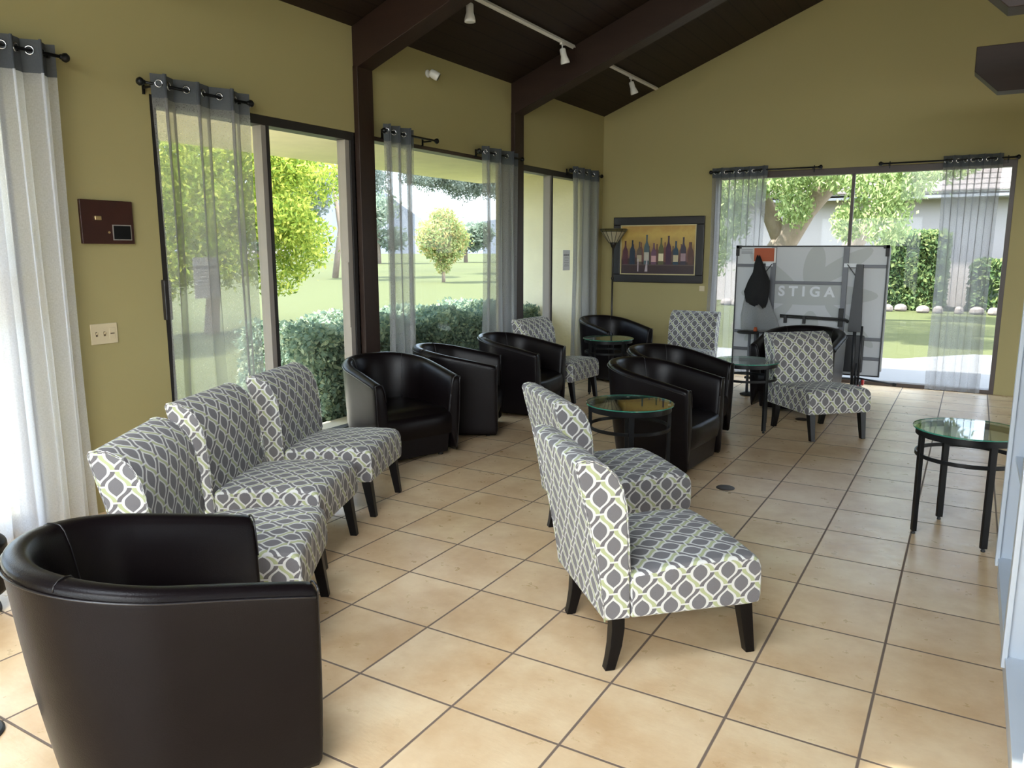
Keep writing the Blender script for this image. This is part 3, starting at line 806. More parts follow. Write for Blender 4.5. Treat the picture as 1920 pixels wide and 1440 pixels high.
# ------------------------------------------------------------------ round glass side tables
def make_table():
    root = empty('side_table'); H_ = .622; R_ = .285
    g = MB(); g.lathe([(R_ - .004, H_ - .010), (R_, H_ - .008), (R_, H_ - .002), (R_ - .004, H_)], 64)
    top = g.build('glass_top', M['tableglass'], root, smooth=False)
    g = MB(); g.lathe([(R_ + .0005, H_ - .0085), (R_ + .0005, H_ - .0015)], 64, cap=False); g.build('glass_edge', M['glassedge'], top, smooth=True)
    def hoop(r, z, h, t, name):
        m_ = MB(); N = 56; rr = []
        for k in range(N + 1):
            a = 2 * PI * k / N; c_, s_ = math.cos(a), math.sin(a)
            rr.append([((r - t) * c_, (r - t) * s_, z - h), (r * c_, r * s_, z - h), (r * c_, r * s_, z), ((r - t) * c_, (r - t) * s_, z)])
        m_.grid(rr, closed_u=True); m_.build(name, M['blackmetal'], root, bevel=.002)
    hoop(.270, H_ - .014, .034, .010, 'top_hoop'); hoop(.266, .475, .022, .010, 'lower_hoop')
    for k in range(4):
        a = PI / 4 + k * PI / 2; c_, s_ = math.cos(a), math.sin(a); r = .256
        P = lambda rr, t, z: (rr * c_ - t * s_, rr * s_ + t * c_, z)
        m_ = MB(); w, d = .017, .012
        m_.hexa([P(r - d, -w, .018), P(r + d, -w, .018), P(r + d, w, .018), P(r - d, w, .018)],
                [P(r - d, -w, H_ - .016), P(r + d, -w, H_ - .016), P(r + d, w, H_ - .016), P(r - d, w, H_ - .016)])
        lg = m_.build('leg', M['blackmetal'], root, bevel=.003)
        m_ = MB(); x, y, _ = P(r, 0, 0); m_.lathe([(.010, 0), (.012, .004), (.010, .010), (.005, .019)], 12, (x, y, 0)); m_.build('foot_pad', M['darkvinyl'], lg)
        m_ = MB(); x, y, _ = P(r - .002, 0, 0); m_.lathe([(.010, H_ - .015), (.010, H_ - .0102)], 12, (x, y, 0)); m_.build('glass_pad', M['whiteplastic'], root)
    return root
TABS = [
    ((.057, 4.92), -.33, 'round glass side table standing alone at the right'),
    ((-1.86, 4.655), -.35, 'round glass side table in the centre between slipper chair and armchairs'),
    ((-3.50, 8.06), .3, 'small round glass table before the far corner armchair'),
    ((-1.70, 7.03), .2, 'round glass table left of the slipper chair before the tennis table'),
]
proto = make_table()
for i, (xy, th, lb) in enumerate(TABS):
    o = proto if i == 0 else copy_tree(proto)
    o.location = (xy[0], xy[1], 0); o.rotation_euler = (0, 0, th); tag(o, lb, 'side table', 'round glass side tables')

# ------------------------------------------------------------------ wall items
# plaque
pl = empty('wall_plaque', (XL + .001, 2.845, 1.765)); W2, H2 = .165, .128
m = MB(); m.box(0, .022, -W2, W2, -H2, H2); m.build('backboard', M['plaque'], pl, bevel=.004)
m = MB(); m.box(.022, .026, .03, .14, -.10, -.02, 0); m.build('engraved_plate', M['blackmetal'], pl, bevel=.001)
m = MB(); m.box(.0225, .024, .024, .146, -.106, -.014); m.build('plate_border', M['greyframe'], pl)
m = MB(); m.box(.022, .034, -.085, -.045, .01, .035); m.build('brass_emblem', M['brass'], pl, bevel=.003)
m = MB(); m.lathe([(.006, 0), (.007, .006)], 12); o = m.build('brass_stud', M['brass'], pl); o.rotation_euler = (0, PI / 2, 0); o.location = (.022, 0, -.06)
tag(pl, 'dark wooden award plaque on the wall above the light switches', 'plaque')
# switch plate
sw = empty('light_switch_plate', (XL + .001, 2.77, 1.10))
m = MB(); m.box(0, .007, -.085, .085, -.062, .062); m.build('cover_plate', M['plate'], sw, bevel=.003)
for y in (-.05, 0):
    m = MB(); m.box(.006, .0085, y - .006, y + .006, -.014, .014); m.build('switch_slot', M['platedark'], sw)
    m = MB(); m.hexa([(.008, y - .004, -.004), (.008, y + .004, -.004), (.008, y + .004, .006), (.008, y - .004, .006)], [(.02, y - .003, .008), (.02, y + .003, .008), (.02, y + .003, .014), (.02, y - .003, .014)]); m.build('toggle', M['plate'], sw)
m = MB(); m.box(.007, .010, .03, .068, -.035, .035); rk = m.build('rocker', M['plate'], sw, bevel=.002)
m = MB(); m.box(.0095, .0105, .036, .062, -.004, .002); m.build('rocker_gap', M['platedark'], rk)
tag(sw, 'almond three-gang light switch plate below the plaque', 'light switch')

# security camera on the left wall
sc_ = empty('security_camera', (XL + .001, 6.10, 3.21))
m = MB(); m.lathe([(.035, 0), (.035, .012), (.02, .02)], 20); o = m.build('mount', M['whiteplastic'], sc_, smooth=False, bevel=.002); o.rotation_euler = (0, PI / 2, 0)
m = MB(); m.lathe([(.02, -.05), (.034, -.04), (.04, -.01), (.04, .035), (.036, .045)], 24); o = m.build('housing', M['whiteplastic'], sc_, smooth=False, bevel=.004); o.location = (.062, .025, -.012); o.rotation_euler = (0, math.radians(120), math.radians(35))
m = MB(); m.lathe([(.0, .046), (.034, .046), (.034, .0475), (0.001, .0475)], 24, cap=False); o = m.build('lens', M['blackmetal'], sc_); o.location = (.062, .025, -.012); o.rotation_euler = (0, math.radians(120), math.radians(35))
tag(sc_, 'small white security camera high on the wall between the posts', 'camera')

# picture
def picture():
    root = empty('framed_picture', (-3.695, YB - .001, 1.603)); w, h = .635, .437; fw = .105
    m_ = MB()
    for (x0, x1, z0, z1) in ((-w, w, h - fw, h), (-w, w, -h, -h + fw), (-w, -w + fw, -h + fw, h - fw), (w - fw, w, -h + fw, h - fw)):
        m_.box(x0, x1, -.045, 0, z0, z1)
    m_.build('frame', M['pframe'], root, bevel=.008)
    a, b = w - fw, h - fw; m_ = MB(); t = .014
    for (x0, x1, z0, z1) in ((-a, a, b - t, b), (-a, a, -b, -b + t), (-a, -a + t, -b + t, b - t), (a - t, a, -b + t, b - t)):
        m_.box(x0, x1, -.032, 0, z0, z1)
    m_.build('gilt_liner', M['gold'], root)
    a -= t; b -= t
    t_ = NT('painted_canvas'); co = t_.n('ShaderNodeTexCoord').outputs['Object']; sp = t_.n('ShaderNodeSeparateXYZ'); t_.l(co, sp.inputs[0])
    n1 = t_.noise(co, 5, 5, .65)
    wx = t_.math('ADD', sp.outputs[2], t_.math('MULTIPLY', t_.math('SUBTRACT', n1, .5), .3))
    c = t_.ramp(t_.math('ADD', t_.math('DIVIDE', wx, .6), .5), [(.0, (.05, .03, .035)), (.24, (.06, .035, .03)), (.3, (.14, .07, .07)), (.62, (.42, .27, .08)), (.85, (.58, .40, .11)), (1., (.48, .28, .08))])
    pm = t_.done(t_.bsdf(c, .4, spec=.4))
    m_ = MB(); m_.box(-a, a, -.015, -.001, -b, b); cv = m_.build('canvas', pm, root)
    R = random.Random(3)
    cols = [(.08, .02, .03), (.02, .035, .06), (.10, .07, .05), (.07, .11, .12), (.13, .06, .10), (.10, .10, .04), (.05, .015, .04), (.02, .05, .08), (.04, .03, .05), (.09, .04, .03), (.12, .09, .06)]
    labs = [None, None, (.42, .34, .22), (.45, .42, .34), (.52, .30, .30), (.75, .66, .42), None, (.50, .42, .26), (.34, .22, .24), None]
    zt = [.12, .13, .11, .20, .09, .16, .185, .115, .165, .10]
    mats = []; lmats = []
    sk = MB(); 
    def bottle(cx, zb, ztop, wd, y, colr, lab):
        # flat painted bottle outline with shoulders
        hgt = ztop - zb; pts = []
        for (fx, fz) in ((1, 0), (1, .56), (.85, .64), (.42, .74), (.3, .80), (.3, .97), (.34, .97), (.34, 1.0)): pts.append((fx * wd, zb + fz * hgt))
        poly = [(cx + x, z) for x, z in pts] + [(cx - x, z) for x, z in pts[::-1]]
        k = len(poly); mm = MB(); vs = [(x, y, z) for x, z in poly] + [(x, y + .0015, z) for x, z in poly]
        mm.add(vs, [tuple(range(k)), tuple(range(2 * k - 1, k - 1, -1))] + [(i, i + k, (i + 1) % k + k, (i + 1) % k) for i in range(k)])
        mt = simple('painted_bottle_glass', colr, .4, noise_amt=.5, nscale=9)
        mats_ = [mt]
        if lab:
            mats_.append(simple('painted_bottle_label', lab, .5, noise_amt=.2, nscale=14)); mm.box(cx - wd * .92, cx + wd * .92, y - .0008, y, zb + .14 * hgt, zb + .42 * hgt, mi=1)
        mm.build('painted_bottle', mats_, cv)
    for i in range(9):
        bottle(-a + .06 + i * .112, -.16, .05 + .05 * ((i * 7) % 3) / 2, .026, -.0172, (.09 + .03 * (i % 3), .05, .04), None)
    for i in range(10):
        bottle(-a + .055 + i * (2 * a - .11) / 9, -.20, zt[i], .037, -.0192, cols[i], labs[i])
    m_ = MB(); m_.box(-a, a, -.021, -.019, -.207, -.195); m_.build('painted_shelf_edge', simple('painted_shelf', (.10, .07, .06), .5), cv)
    m_ = MB(); m_.box(-.28, -.265, -.021, -.019, -.29, -.12); m_.hexa([(-.175, -.021, -.29), (-.135, -.021, -.29), (-.135, -.019, -.29), (-.175, -.019, -.29)], [(-.15, -.021, -.12), (-.14, -.021, -.12), (-.14, -.019, -.12), (-.15, -.019, -.12)]); m_.build('painted_glass_highlight', simple('painted_highlight', (.5, .42, .45), .5), cv)
    tag(root, 'black framed painting of a row of wine bottles', 'picture')
picture()
# small thermostat-like plate under picture corner
m = MB(); m.box(-.035, .035, -.012, 0, -.035, .035); o = m.build('wall_outlet', M['plate'], bevel=.004); o.location = (-3.07, YB - .0005, 1.10); tag(o, 'small almond wall plate below the right corner of the picture', 'wall plate')

# floor lamp
lp = empty('floor_lamp', (-4.24, 9.86, 0))
m = MB(); m.lathe([(.14, 0), (.145, .012), (.12, .025), (.05, .04), (.02, .06)], 36); m.build('base', M['bronze'], lp, smooth=True)
m = MB(); m.lathe([(.0125, .05), (.0125, .62), (.02, .63), (.02, .65), (.0125, .66), (.0125, 1.20), (.02, 1.21), (.02, 1.23), (.0125, 1.24), (.0125, 1.62), (.03, 1.65), (.036, 1.67), (.05, 1.70)], 20); m.build('pole', M['bronze'], lp, smooth=True)
def lamp_shade():
    t = NT('stained_glass'); co = t.n('ShaderNodeTexCoord').outputs['Object']
    c = t.mix(t.noise(co, 14, 3), (.55, .47, .30), (.70, .64, .46)); tl = t.n('ShaderNodeBsdfTranslucent'); t.l(c, tl.inputs[0])
    b = t.bsdf(c, .25); mx = t.n('ShaderNodeMixShader'); mx.inputs[0].default_value = .45; t.l(b.outputs[0], mx.inputs[1]); t.l(tl.outputs[0], mx.inputs[2])
    gm_ = t.done(mx); brd = simple('amber_green_glass_border', (.10, .085, .03), .3)
    r0, r1, r2, z0, z1, z2 = .062, .165, .185, 1.70, 1.845, 1.885; n = 14
    P = lambda r, a, z: (r * math.cos(a), r * math.sin(a), z)
    sh = MB(); sh.grid([[P(r0, 2 * PI * k / n, z0) for k in range(n)], [P(r1, 2 * PI * k / n, z1) for k in range(n)]], closed_u=True)
    o = sh.build('lamp_shade', gm_, lp); md = o.modifiers.new('s', 'SOLIDIFY'); md.thickness = .004
    sh = MB(); sh.grid([[P(r1, 2 * PI * k / n, z1) for k in range(n)], [P(r2, 2 * PI * k / n, z2 - .012) for k in range(n)], [P(r2 - .004, 2 * PI * k / n, z2) for k in range(n)]], closed_u=True)
    o = sh.build('shade_border', brd, lp); md = o.modifiers.new('s', 'SOLIDIFY'); md.thickness = .004
    ld = MB()
    for k in range(n):
        a = 2 * PI * k / n; ld.tube([P(r0, a, z0), P(r1 + .001, a, z1), P(r2 + .001, a, z2 - .01)], .0035, 6)
    for r, z in ((r0, z0), (r1, z1), (r2, z2 - .012)): ld.tube([P(r + .001, 2 * PI * k / n, z) for k in range(n)], .0035, 6, closed=True)
    ld.build('lead_came', M['bronze'], lp)
lamp_shade()
tag(lp, 'bronze torchiere floor lamp with stained glass shade in the corner', 'floor lamp')

# track lights under the ceiling
def track(y0, y1, spots, label):
    x = -3.75; z = ceil_z(x) - .02; root = empty('track_light', (x, (y0 + y1) / 2, z)); h = (y1 - y0) / 2
    m_ = MB(); m_.box(-.018, .018, -h, h, -.02, .0); m_.box(-.018, -.011, -h, h, -.026, -.02); m_.box(.011, .018, -h, h, -.026, -.02)
    o = m_.build('track_rail', M['whiteplastic'], root); o.rotation_euler = (0, -math.atan(SL), 0)
    for y, aim in spots:
        yy = y - (y0 + y1) / 2
        m_ = MB(); m_.box(-.014, .014, yy - .03, yy + .03, -.045, -.022); m_.tube([(0, yy, -.04), (0, yy, -.085)], .007, 8)
        st_ = m_.build('spot_mount', M['whiteplastic'], root, bevel=.002)
        m_ = MB(); m_.lathe([(.020, .0), (.030, -.01), (.031, -.075), (.036, -.09), (.046, -.13), (.046, -.145)], 28)
        sp_ = m_.build('spot_head', M['whiteplastic'], root, smooth=True); sp_.location = (0, yy, -.075); sp_.rotation_euler = aim
        m_ = MB(); m_.lathe([(.0, 0), (.041, 0), (.041, -.002), (.001, -.002)], 24, cap=False); ln_ = m_.build('lamp_lens', M['lens'], sp_); ln_.location = (0, 0, -.1455)
    tag(root, label, 'track light', 'white ceiling track lights')
track(5.30, 7.58, [(5.66, (0, 0, 0)), (7.33, (math.radians(14), math.radians(-8), 0))], 'long white track with two spot heads between the rafters')
track(7.86, 10.02, [(9.15, (math.radians(16), math.radians(-14), 0))], 'white track with one spot head beyond the farther rafter')

# floor outlets
for x, y, lb in ((-1.335, 5.118, 'nearer round floor outlet cover on the tiles'), (-1.30, 7.66, 'farther round floor outlet cover under the patterned chair')):
    m = MB(); m.lathe([(.062, 0), (.062, .003), (.058, .005), (.03, .0055)], 32, (0, 0, 0)); o = m.build('floor_outlet', M['outlet'], smooth=False, bevel=.001); o.location = (x, y, 0.0005); tag(o, lb, 'floor outlet', 'round floor outlets')
# round foot at lower left
fb = empty('stand_base', (-2.745, 1.10, 0))
m = MB(); m.lathe([(.092, 0), (.095, .006), (.088, .012), (.03, .014)], 40); m.build('base_disc', M['darksteel'], fb, bevel=.001)
m = MB(); m.tube([(-.0, 0, .012), (0, 0, .9)], .011, 12); m.build('pole', M['darksteel'], fb, smooth=True)
tag(fb, 'dark round metal stand base at the lower left edge', 'stand')
# black stroller-like caster bin at the left edge
cb = empty('caster_stool', (-3.78, 1.56, 0))
m = MB(); m.lathe([(.16, .07), (.18, .10), (.18, .30), (.15, .33)], 32); m.build('body', M['leather'], cb, smooth=False, bevel=.01)
for k in range(4):
    a = k * PI / 2 + .4; x, y = .15 * math.cos(a), .15 * math.sin(a)
    m = MB(); m.tube([(x, y - .012, .028), (x, y + .012, .028)], .028, 16); m.bar((x, y, .03), (x, y, .08), .012, .012); m.build('caster', M['darksteel'], cb)
tag(cb, 'dark stool on casters by the left edge behind the near armchair', 'stool')

# ------------------------------------------------------------------ white bookcase at right edge
bk = empty('open_bookcase', (.215, 2.2, 0)); D_ = .36; y0, y1 = -2.6, 2.10; HT = 2.3
m = MB(); m.box(.012, D_, y0, y1, 0, .11); m.build('plinth', M['white_plain'], bk)
m = MB(); m.box(D_ - .015, D_, y0, y1, .11, HT); m.build('back_panel', M['white_plain'], bk)
for yy in (2.10, 1.02, -.08, -1.2, -2.6 + .03):
    m = MB(); m.box(.0, D_ - .015, yy - .03, yy, .11, HT)
    pn = m.build('side_panel', M['white_plain'], bk, bevel=.002)
    m = MB(); m.box(-.006, .012, yy - .05, yy + (.004 if yy > 2 else .02), .09, HT); m.build('face_stile', M['white_plain'], pn, bevel=.002)
for (a, b) in ((1.02, 2.07), (-.08, .99), (-1.2, -.11), (-2.57, -1.23)):
    for z in (.11, .62, 1.0, 1.42, 1.86, HT - .02):
        m = MB(); m.box(.004 if z in (.11, HT - .02) else .03, D_ - .015, a, b, z, z + .02); m.build('shelf', M['white_plain'], bk, bevel=.001)
for yy, zz in ((.99, .26), (.99, .29), (.99, .32), (.99, .35), (2.07, .45), (2.07, .48)):
    pass
m = MB()
for i in range(7):
    for xx in (.06,):
        m.tube([(xx, .989 - .002, .2 + .032 * i), (xx, .989, .2 + .032 * i)], .0035, 8)
m.build('peg_holes', M['platedark'], bk)
tag(bk, 'white open bookcase at the right edge of the photo', 'bookcase')

# ------------------------------------------------------------------ folded table tennis table
def tennis():
    root = empty('folded_tennis_table', (-1.57, 9.02, 0)); w = .775; z0, z1 = .27, 1.635
    m_ = MB(); m_.box(-w, w, .02, .045, z0, z1); bd = m_.build('near_half_top', M['board'], root)
    m_ = MB(); m_.box(-w, w, .36, .385, z0, z1); m_.build('far_half_top', M['board'], root)
    # dark perimeter edge
    m_ = MB(); e = .014
    for x0, x1, a, b in ((-w - e, -w, z0 - e, z1 + e), (w, w + e, z0 - e, z1 + e), (-w, w, z1, z1 + e), (-w, w, z0 - e, z0)): m_.box(x0, x1, .010, .05, a, b)
    m_.build('edge_rail', M['darksteel'], root, bevel=.002)
    for sx_ in (-1, 1):
        m_ = MB(); m_.box(sx_ * w - .04 if sx_ > 0 else sx_ * w - .018, sx_ * w + .018 if sx_ > 0 else sx_ * w + .04, .004, .054, z1 - .018, z1 + .018)
        m_.box(sx_ * w - .018, sx_ * w + .018, .004, .054, z1 - .10, z1 + .018); m_.build('corner_guard', M['darkvinyl'], root, bevel=.003)
    # steel frame on the board
    fr = MB()
    for x in (-.37, .38): fr.box(x - .027, x + .027, -.006, .02, z0, z1 - .004)
    for x0, x1, z in ((-w, -.4, 1.43), (.41, w, 1.43), (-.343, .353, 1.245), (-w, -.4, .68), (-w, -.4, .48), (.41, w, .66), (.41, w, .45), (-.343, .353, .55)):
        fr.box(x0, x1, -.002, .02, z - .017, z + .017)
    fr.build('steel_frame', M['steel'], root, bevel=.002)
    # printed shapes (an open lotus-like oval and petals) and lettering
    pm = MB()
    def blob(cx, cz, rx, rz, rot=0, y=.0185, mi=0):
        N = 28; pts = []
        for k in range(N):
            a = 2 * PI * k / N; x = rx * math.cos(a); z = rz * math.sin(a); q = math.radians(rot)
            X = cx + x * math.cos(q) - z * math.sin(q); Z = cz + x * math.sin(q) + z * math.cos(q)
            pts.append((max(-w + .002, min(w - .002, X)), max(z0 + .003, min(z1 - .003, Z))))
        pm.add([(x, y, z) for x, z in pts] + [(x, .0201, z) for x, z in pts], [tuple(range(N)), tuple(range(2 * N - 1, N - 1, -1))] + [(i, i + N, (i + 1) % N + N, (i + 1) % N) for i in range(N)])
    blob(.0, 1.12, .72, .12); blob(.06, 1.42, .11, .24, -8, .0188); blob(.33, 1.42, .36, .09, 32, .0186); blob(-.35, 1.34, .36, .08, -38, .0184)
    blob(.45, .80, .34, .07, -42, .0187); blob(-.40, .80, .34, .07, 42, .0187); blob(.05, .72, .10, .22, 0, .0183)
    pm.build('printed_shapes', M['boardmark'], bd)
    cu = bpy.data.curves.new('printed_lettering', 'FONT'); cu.body = 'STIGA'; cu.size = .150; cu.align_x = 'CENTER'; cu.extrude = .001; cu.space_character = 1.6; cu.offset = .005
    tmp = bpy.data.objects.new('tmp_letters', cu); col.objects.link(tmp)
    bpy.context.view_layer.update()
    me = bpy.data.meshes.new_from_object(tmp.evaluated_get(bpy.context.evaluated_depsgraph_get())); bpy.data.objects.remove(tmp)
    o = bpy.data.objects.new('printed_lettering', me); col.objects.link(o); me.materials.clear(); me.materials.append(M['boardlight']); o.parent = bd
    o.rotation_euler = (PI / 2, 0, 0); o.location = (-.01, .0168, 1.10)
    # tapered leg channels
    for x, zt_ in ((-.50, 1.45), (.52, 1.45)):
        m_ = MB(); sg = 1 if x > 0 else -1
        m_.hexa([(x - .065, -.07, .74), (x + .065, -.07, .74), (x + .065, -.008, .74), (x - .065, -.008, .74)], [(x - .03, -.04, zt_), (x + .04, -.04, zt_), (x + .04, -.008, zt_), (x - .03, -.008, zt_)])
        m_.build('leg_channel', M['darksteel'], root, bevel=.003)
        m_ = MB(); m_.tube([(x, -.03, .80), (x + .01, -.03, .12)], .017, 10); m_.tube([(x + .07, -.03, .80), (x + .07, -.03, .12)], .012, 10); m_.build('leg_tube', M['darksteel'], root, smooth=True)
        m_ = MB(); m_.tube([(x - sg * .02, -.02, 1.44), (x - sg * .13, -.02, 1.40)] if False else [(x - sg * .12, -.02, 1.45), (x - sg * .01, -.02, 1.30)], .005, 6); m_.build('strut', M['darksteel'], root)
        m_ = MB(); m_.box(x - sg * .14 - .015 if sg > 0 else x + .05, x - sg * .0 - .03 if sg > 0 else x + .125, -.012, 0, 1.42, 1.46); m_.build('hinge_plate', M['boardlight'], root)
    m_ = MB(); m_.tube([(-.26, -.04, .885), (.10, -.05, .878), (.42, -.05, .868), (.47, -.04, .84)], .010, 8); m_.tube([(-.26, -.04, .865), (.10, -.05, .858), (.42, -.05, .850), (.45, -.04, .83)], .007, 8); m_.build('cross_bar', M['darkvinyl'], root, smooth=True)
    for x in (-.20, .0): m_ = MB(); m_.box(x - .016, x + .016, -.06, -.03, .80, .885); m_.build('bar_clamp', M['darkvinyl'], root, bevel=.003)
    m_ = MB(); m_.box(.345, .395, -.03, -.008, .78, .98); m_.build('safety_latch', M['darkvinyl'], root, bevel=.003)
    # dark undercarriage panel
    m_ = MB(); m_.box(.42, .62, -.03, -.008, .30, .70); m_.build('undercarriage_plate', M['darksteel'], root, bevel=.02)
    m_ = MB(); m_.tube([(-.60, -.10, .16), (.60, -.10, .16)], .015, 10); m_.tube([(-.52, .40, .16), (.60, .40, .16)], .015, 10); m_.tube([(.58, -.09, .25), (.95, -.12, .215)], .010, 8)
    for x in (-.48, .56): m_.tube([(x, -.10, .16), (x, .40, .16)], .015, 10); m_.tube([(x, -.02, .14), (x, -.02, .40)], .014, 10)
    m_.build('trolley_frame', M['darksteel'], root, smooth=True)
    m_ = MB(); m_.tube([(.94, -.119, .216), (.97, -.122, .213)], .018, 10); m_.build('handle_tip', M['darkvinyl'], root)
    for x in (-.48, .56):
        for y in (-.10, .40):
            m_ = MB(); m_.tube([(x - .016, y, .085), (x + .016, y, .085)], .085, 28); wh = m_.build('caster_wheel', M['darkvinyl'], root, bevel=.006)
            m_ = MB(); m_.tube([(x - .019, y, .085), (x + .019, y, .085)], .058, 20); m_.build('wheel_rim', M['chrome'], wh)
            m_ = MB(); m_.tube([(x - .021, y, .085), (x + .021, y, .085)], .028, 16); m_.build('wheel_hub', M['darkvinyl'], wh)
            m_ = MB(); m_.box(x + .022, x + .045, y - .02, y + .05, .10, .17); m_.build('brake_lever', M['red'], root, bevel=.004)
    # labels
    m_ = MB(); m_.box(-.590, -.345, -.009, -.0062, 1.46, 1.625); m_.build('paper_backing', M['boardwhite'], root)
    m_ = MB(); m_.box(-.585, -.365, -.011, -.009, 1.475, 1.622); m_.build('orange_label', M['orange'], root)
    m_ = MB()
    for i in range(4): m_.box(-.735, -.61, .0175, .0199, 1.60 - .014 * i, 1.607 - .014 * i)
    m_.build('small_print', M['ink'], bd)
    m_ = MB()
    for i in range(4): m_.box(-.545 + .01 * (i % 2), -.42, -.0115, -.011, 1.592 - .03 * i, 1.598 - .03 * i)
    m_.build('label_print', simple('label_ink', (.38, .07, .02), .6), root)
    tag(root, 'folded grey table tennis table on wheels before the back door', 'table tennis table')
tennis()
# net and plastic bag hung on its left leg
bg_ = empty('hanging_bag', (-2.05, 8.89, .70)); bg_.scale = (1.15, 1.0, 1.22)
m = MB(); rings = []
for z, wx, cx_, dy in ((.0, .175, .03, .02), (.03, .19, .03, .045), (.15, .165, .0, .05), (.30, .12, -.02, .045), (.42, .075, -.03, .03), (.50, .04, -.02, .02)):
    rings.append([(cx_ + wx * math.cos(2 * PI * k / 24), dy * math.sin(2 * PI * k / 24) * (1 + .25 * math.sin(5 * k)), z + .008 * math.sin(3 * k)) for k in range(24)])
m.grid(rings, closed_u=True, capends=True); m.build('plastic_bag', M['bagclear'], bg_, smooth=True, uv=True)
m = MB(); rings = []
for z, wx, cx_, dy in ((.22, .02, .05, .02), (.27, .10, -.01, .06), (.36, .115, -.015, .065), (.45, .10, .0, .06), (.53, .06, .0, .045), (.62, .035, -.015, .03), (.68, .012, -.02, .012)):
    rings.append([(cx_ + wx * math.cos(2 * PI * k / 20) * (1 + .12 * math.sin(3 * k)), -.02 + dy * math.sin(2 * PI * k / 20), z + .02 * math.sin(2.3 * k)) for k in range(20)])
m.grid(rings, closed_u=True, capends=True); m.build('black_net', M['net'], bg_, smooth=True)
tag(bg_, 'black net cloth and clear plastic bag hanging on the tennis table', 'bag')
# posts standing behind the patterned chair (net posts with an orange top)
npst = empty('net_post_stand', (-2.06, 8.72, 0))
m = MB(); m.tube([(-.03, 0, .02), (-.03, 0, .72)], .016, 12); m.tube([(.03, 0, .02), (.03, 0, .74)], .012, 12); m.build('post', M['steel'], npst, smooth=True)
m = MB(); m.lathe([(.10, 0), (.105, .01), (.06, .025)], 24); m.build('foot', M['darkvinyl'], npst, smooth=True)
m = MB(); m.lathe([(.11, .69), (.12, .70), (.11, .715)], 24, (-.05, 0, 0)); m.build('tray', M['darkvinyl'], npst, smooth=True)
m = MB(); m.lathe([(.02, .715), (.022, .73), (.016, .76)], 16, (.03, 0, 0)); m.build('orange_cap', M['orange'], npst, smooth=True)
tag(npst, 'pair of slim metal posts with an orange cap left of the tennis table', 'stand')

# notices taped on the glass
def notice(axis, loc, w, h, label, lines=6):
    root = empty('paper_notice', loc)
    q = MB(); q.box(0, .0015, -w / 2, w / 2, -h / 2, h / 2); q.build('sheet', M['paper'], root)
    q = MB()
    for i in range(lines):
        zz = h / 2 - h * .36 - i * h * .085; ww = w * (.34 if i % 2 else .28)
        q.box(.0015, .002, -ww, ww, zz, zz + h * .018)
    q.build('printed_lines', M['ink'], root)
    q = MB()
    for i in range(8): q.box(.0015, .0021, -w * .40 + i * w * .1, -w * .40 + i * w * .1 + w * .075, h * .22, h * .30)
    q.build('bold_heading', M['ink'], root)
    tag(root, label, 'notice', 'paper notices on the doors')
notice('y', (XL - .0795, 3.60, 1.41), .215, .28, 'pale paper notice on the glass behind the sheer curtain')
notice('y', (XL - .0795, 9.17, 1.47), .20, .26, 'pale paper notice on the corner door glass')
notice('y', (XL - .0795, 2.08, 1.38), .215, .28, 'paper notice on the door glass at the left photo edge')

# ------------------------------------------------------------------ outside
m = MB(); m.box(-400, 300, -200, 400, -.16, -.10); structure(m.build('trim_50', M['grass']), 'sunlit lawn')
m = MB(); m.box(-7.3, XL - .2, YF, 5.3, -.12, -.06); m.box(-5.35, XL - .2, 5.3, 12.2, -.12, -.06); structure(m.build('trim_51', M['patio']), 'patio slab')
m = MB(); m.box(-5.0, 12, YB + .2, 13.2, -.10, -.05); m.hexa([(-.9, 13.2, -.10), (12, 13.2, -.10), (12, 14.4, -.10), (.1, 14.4, -.10)], [(-.9, 13.2, -.05), (12, 13.2, -.05), (12, 14.4, -.05), (.1, 14.4, -.05)])
structure(m.build('trim_52', M['concrete']), 'pale concrete drive')
m = MB(); m.hexa([(-7.0, YF - 1, 2.66), (XL - .2, YF - 1, 2.66), (XL - .2, YB + .7, 2.66), (-7.0, YB + .7, 2.66)], [(-7.0, YF - 1, 2.85), (XL - .2, YF - 1, 3.3), (XL - .2, YB + .7, 3.3), (-7.0, YB + .7, 2.85)])
structure(m.build('trim_53', M['soffit']), 'cream patio soffit')
m = MB(); m.box(-6.2, XL - .2, YB, YB + .25, -.06, 2.66); structure(m.build('trim_54', M['stucco']), 'cream stucco wing wall')

m = MB(); m.box(-7.4, -5.72, 3.3, 3.5, -.06, 2.66); structure(m.build('trim_55', M['stucco']), 'cream stucco patio pier')

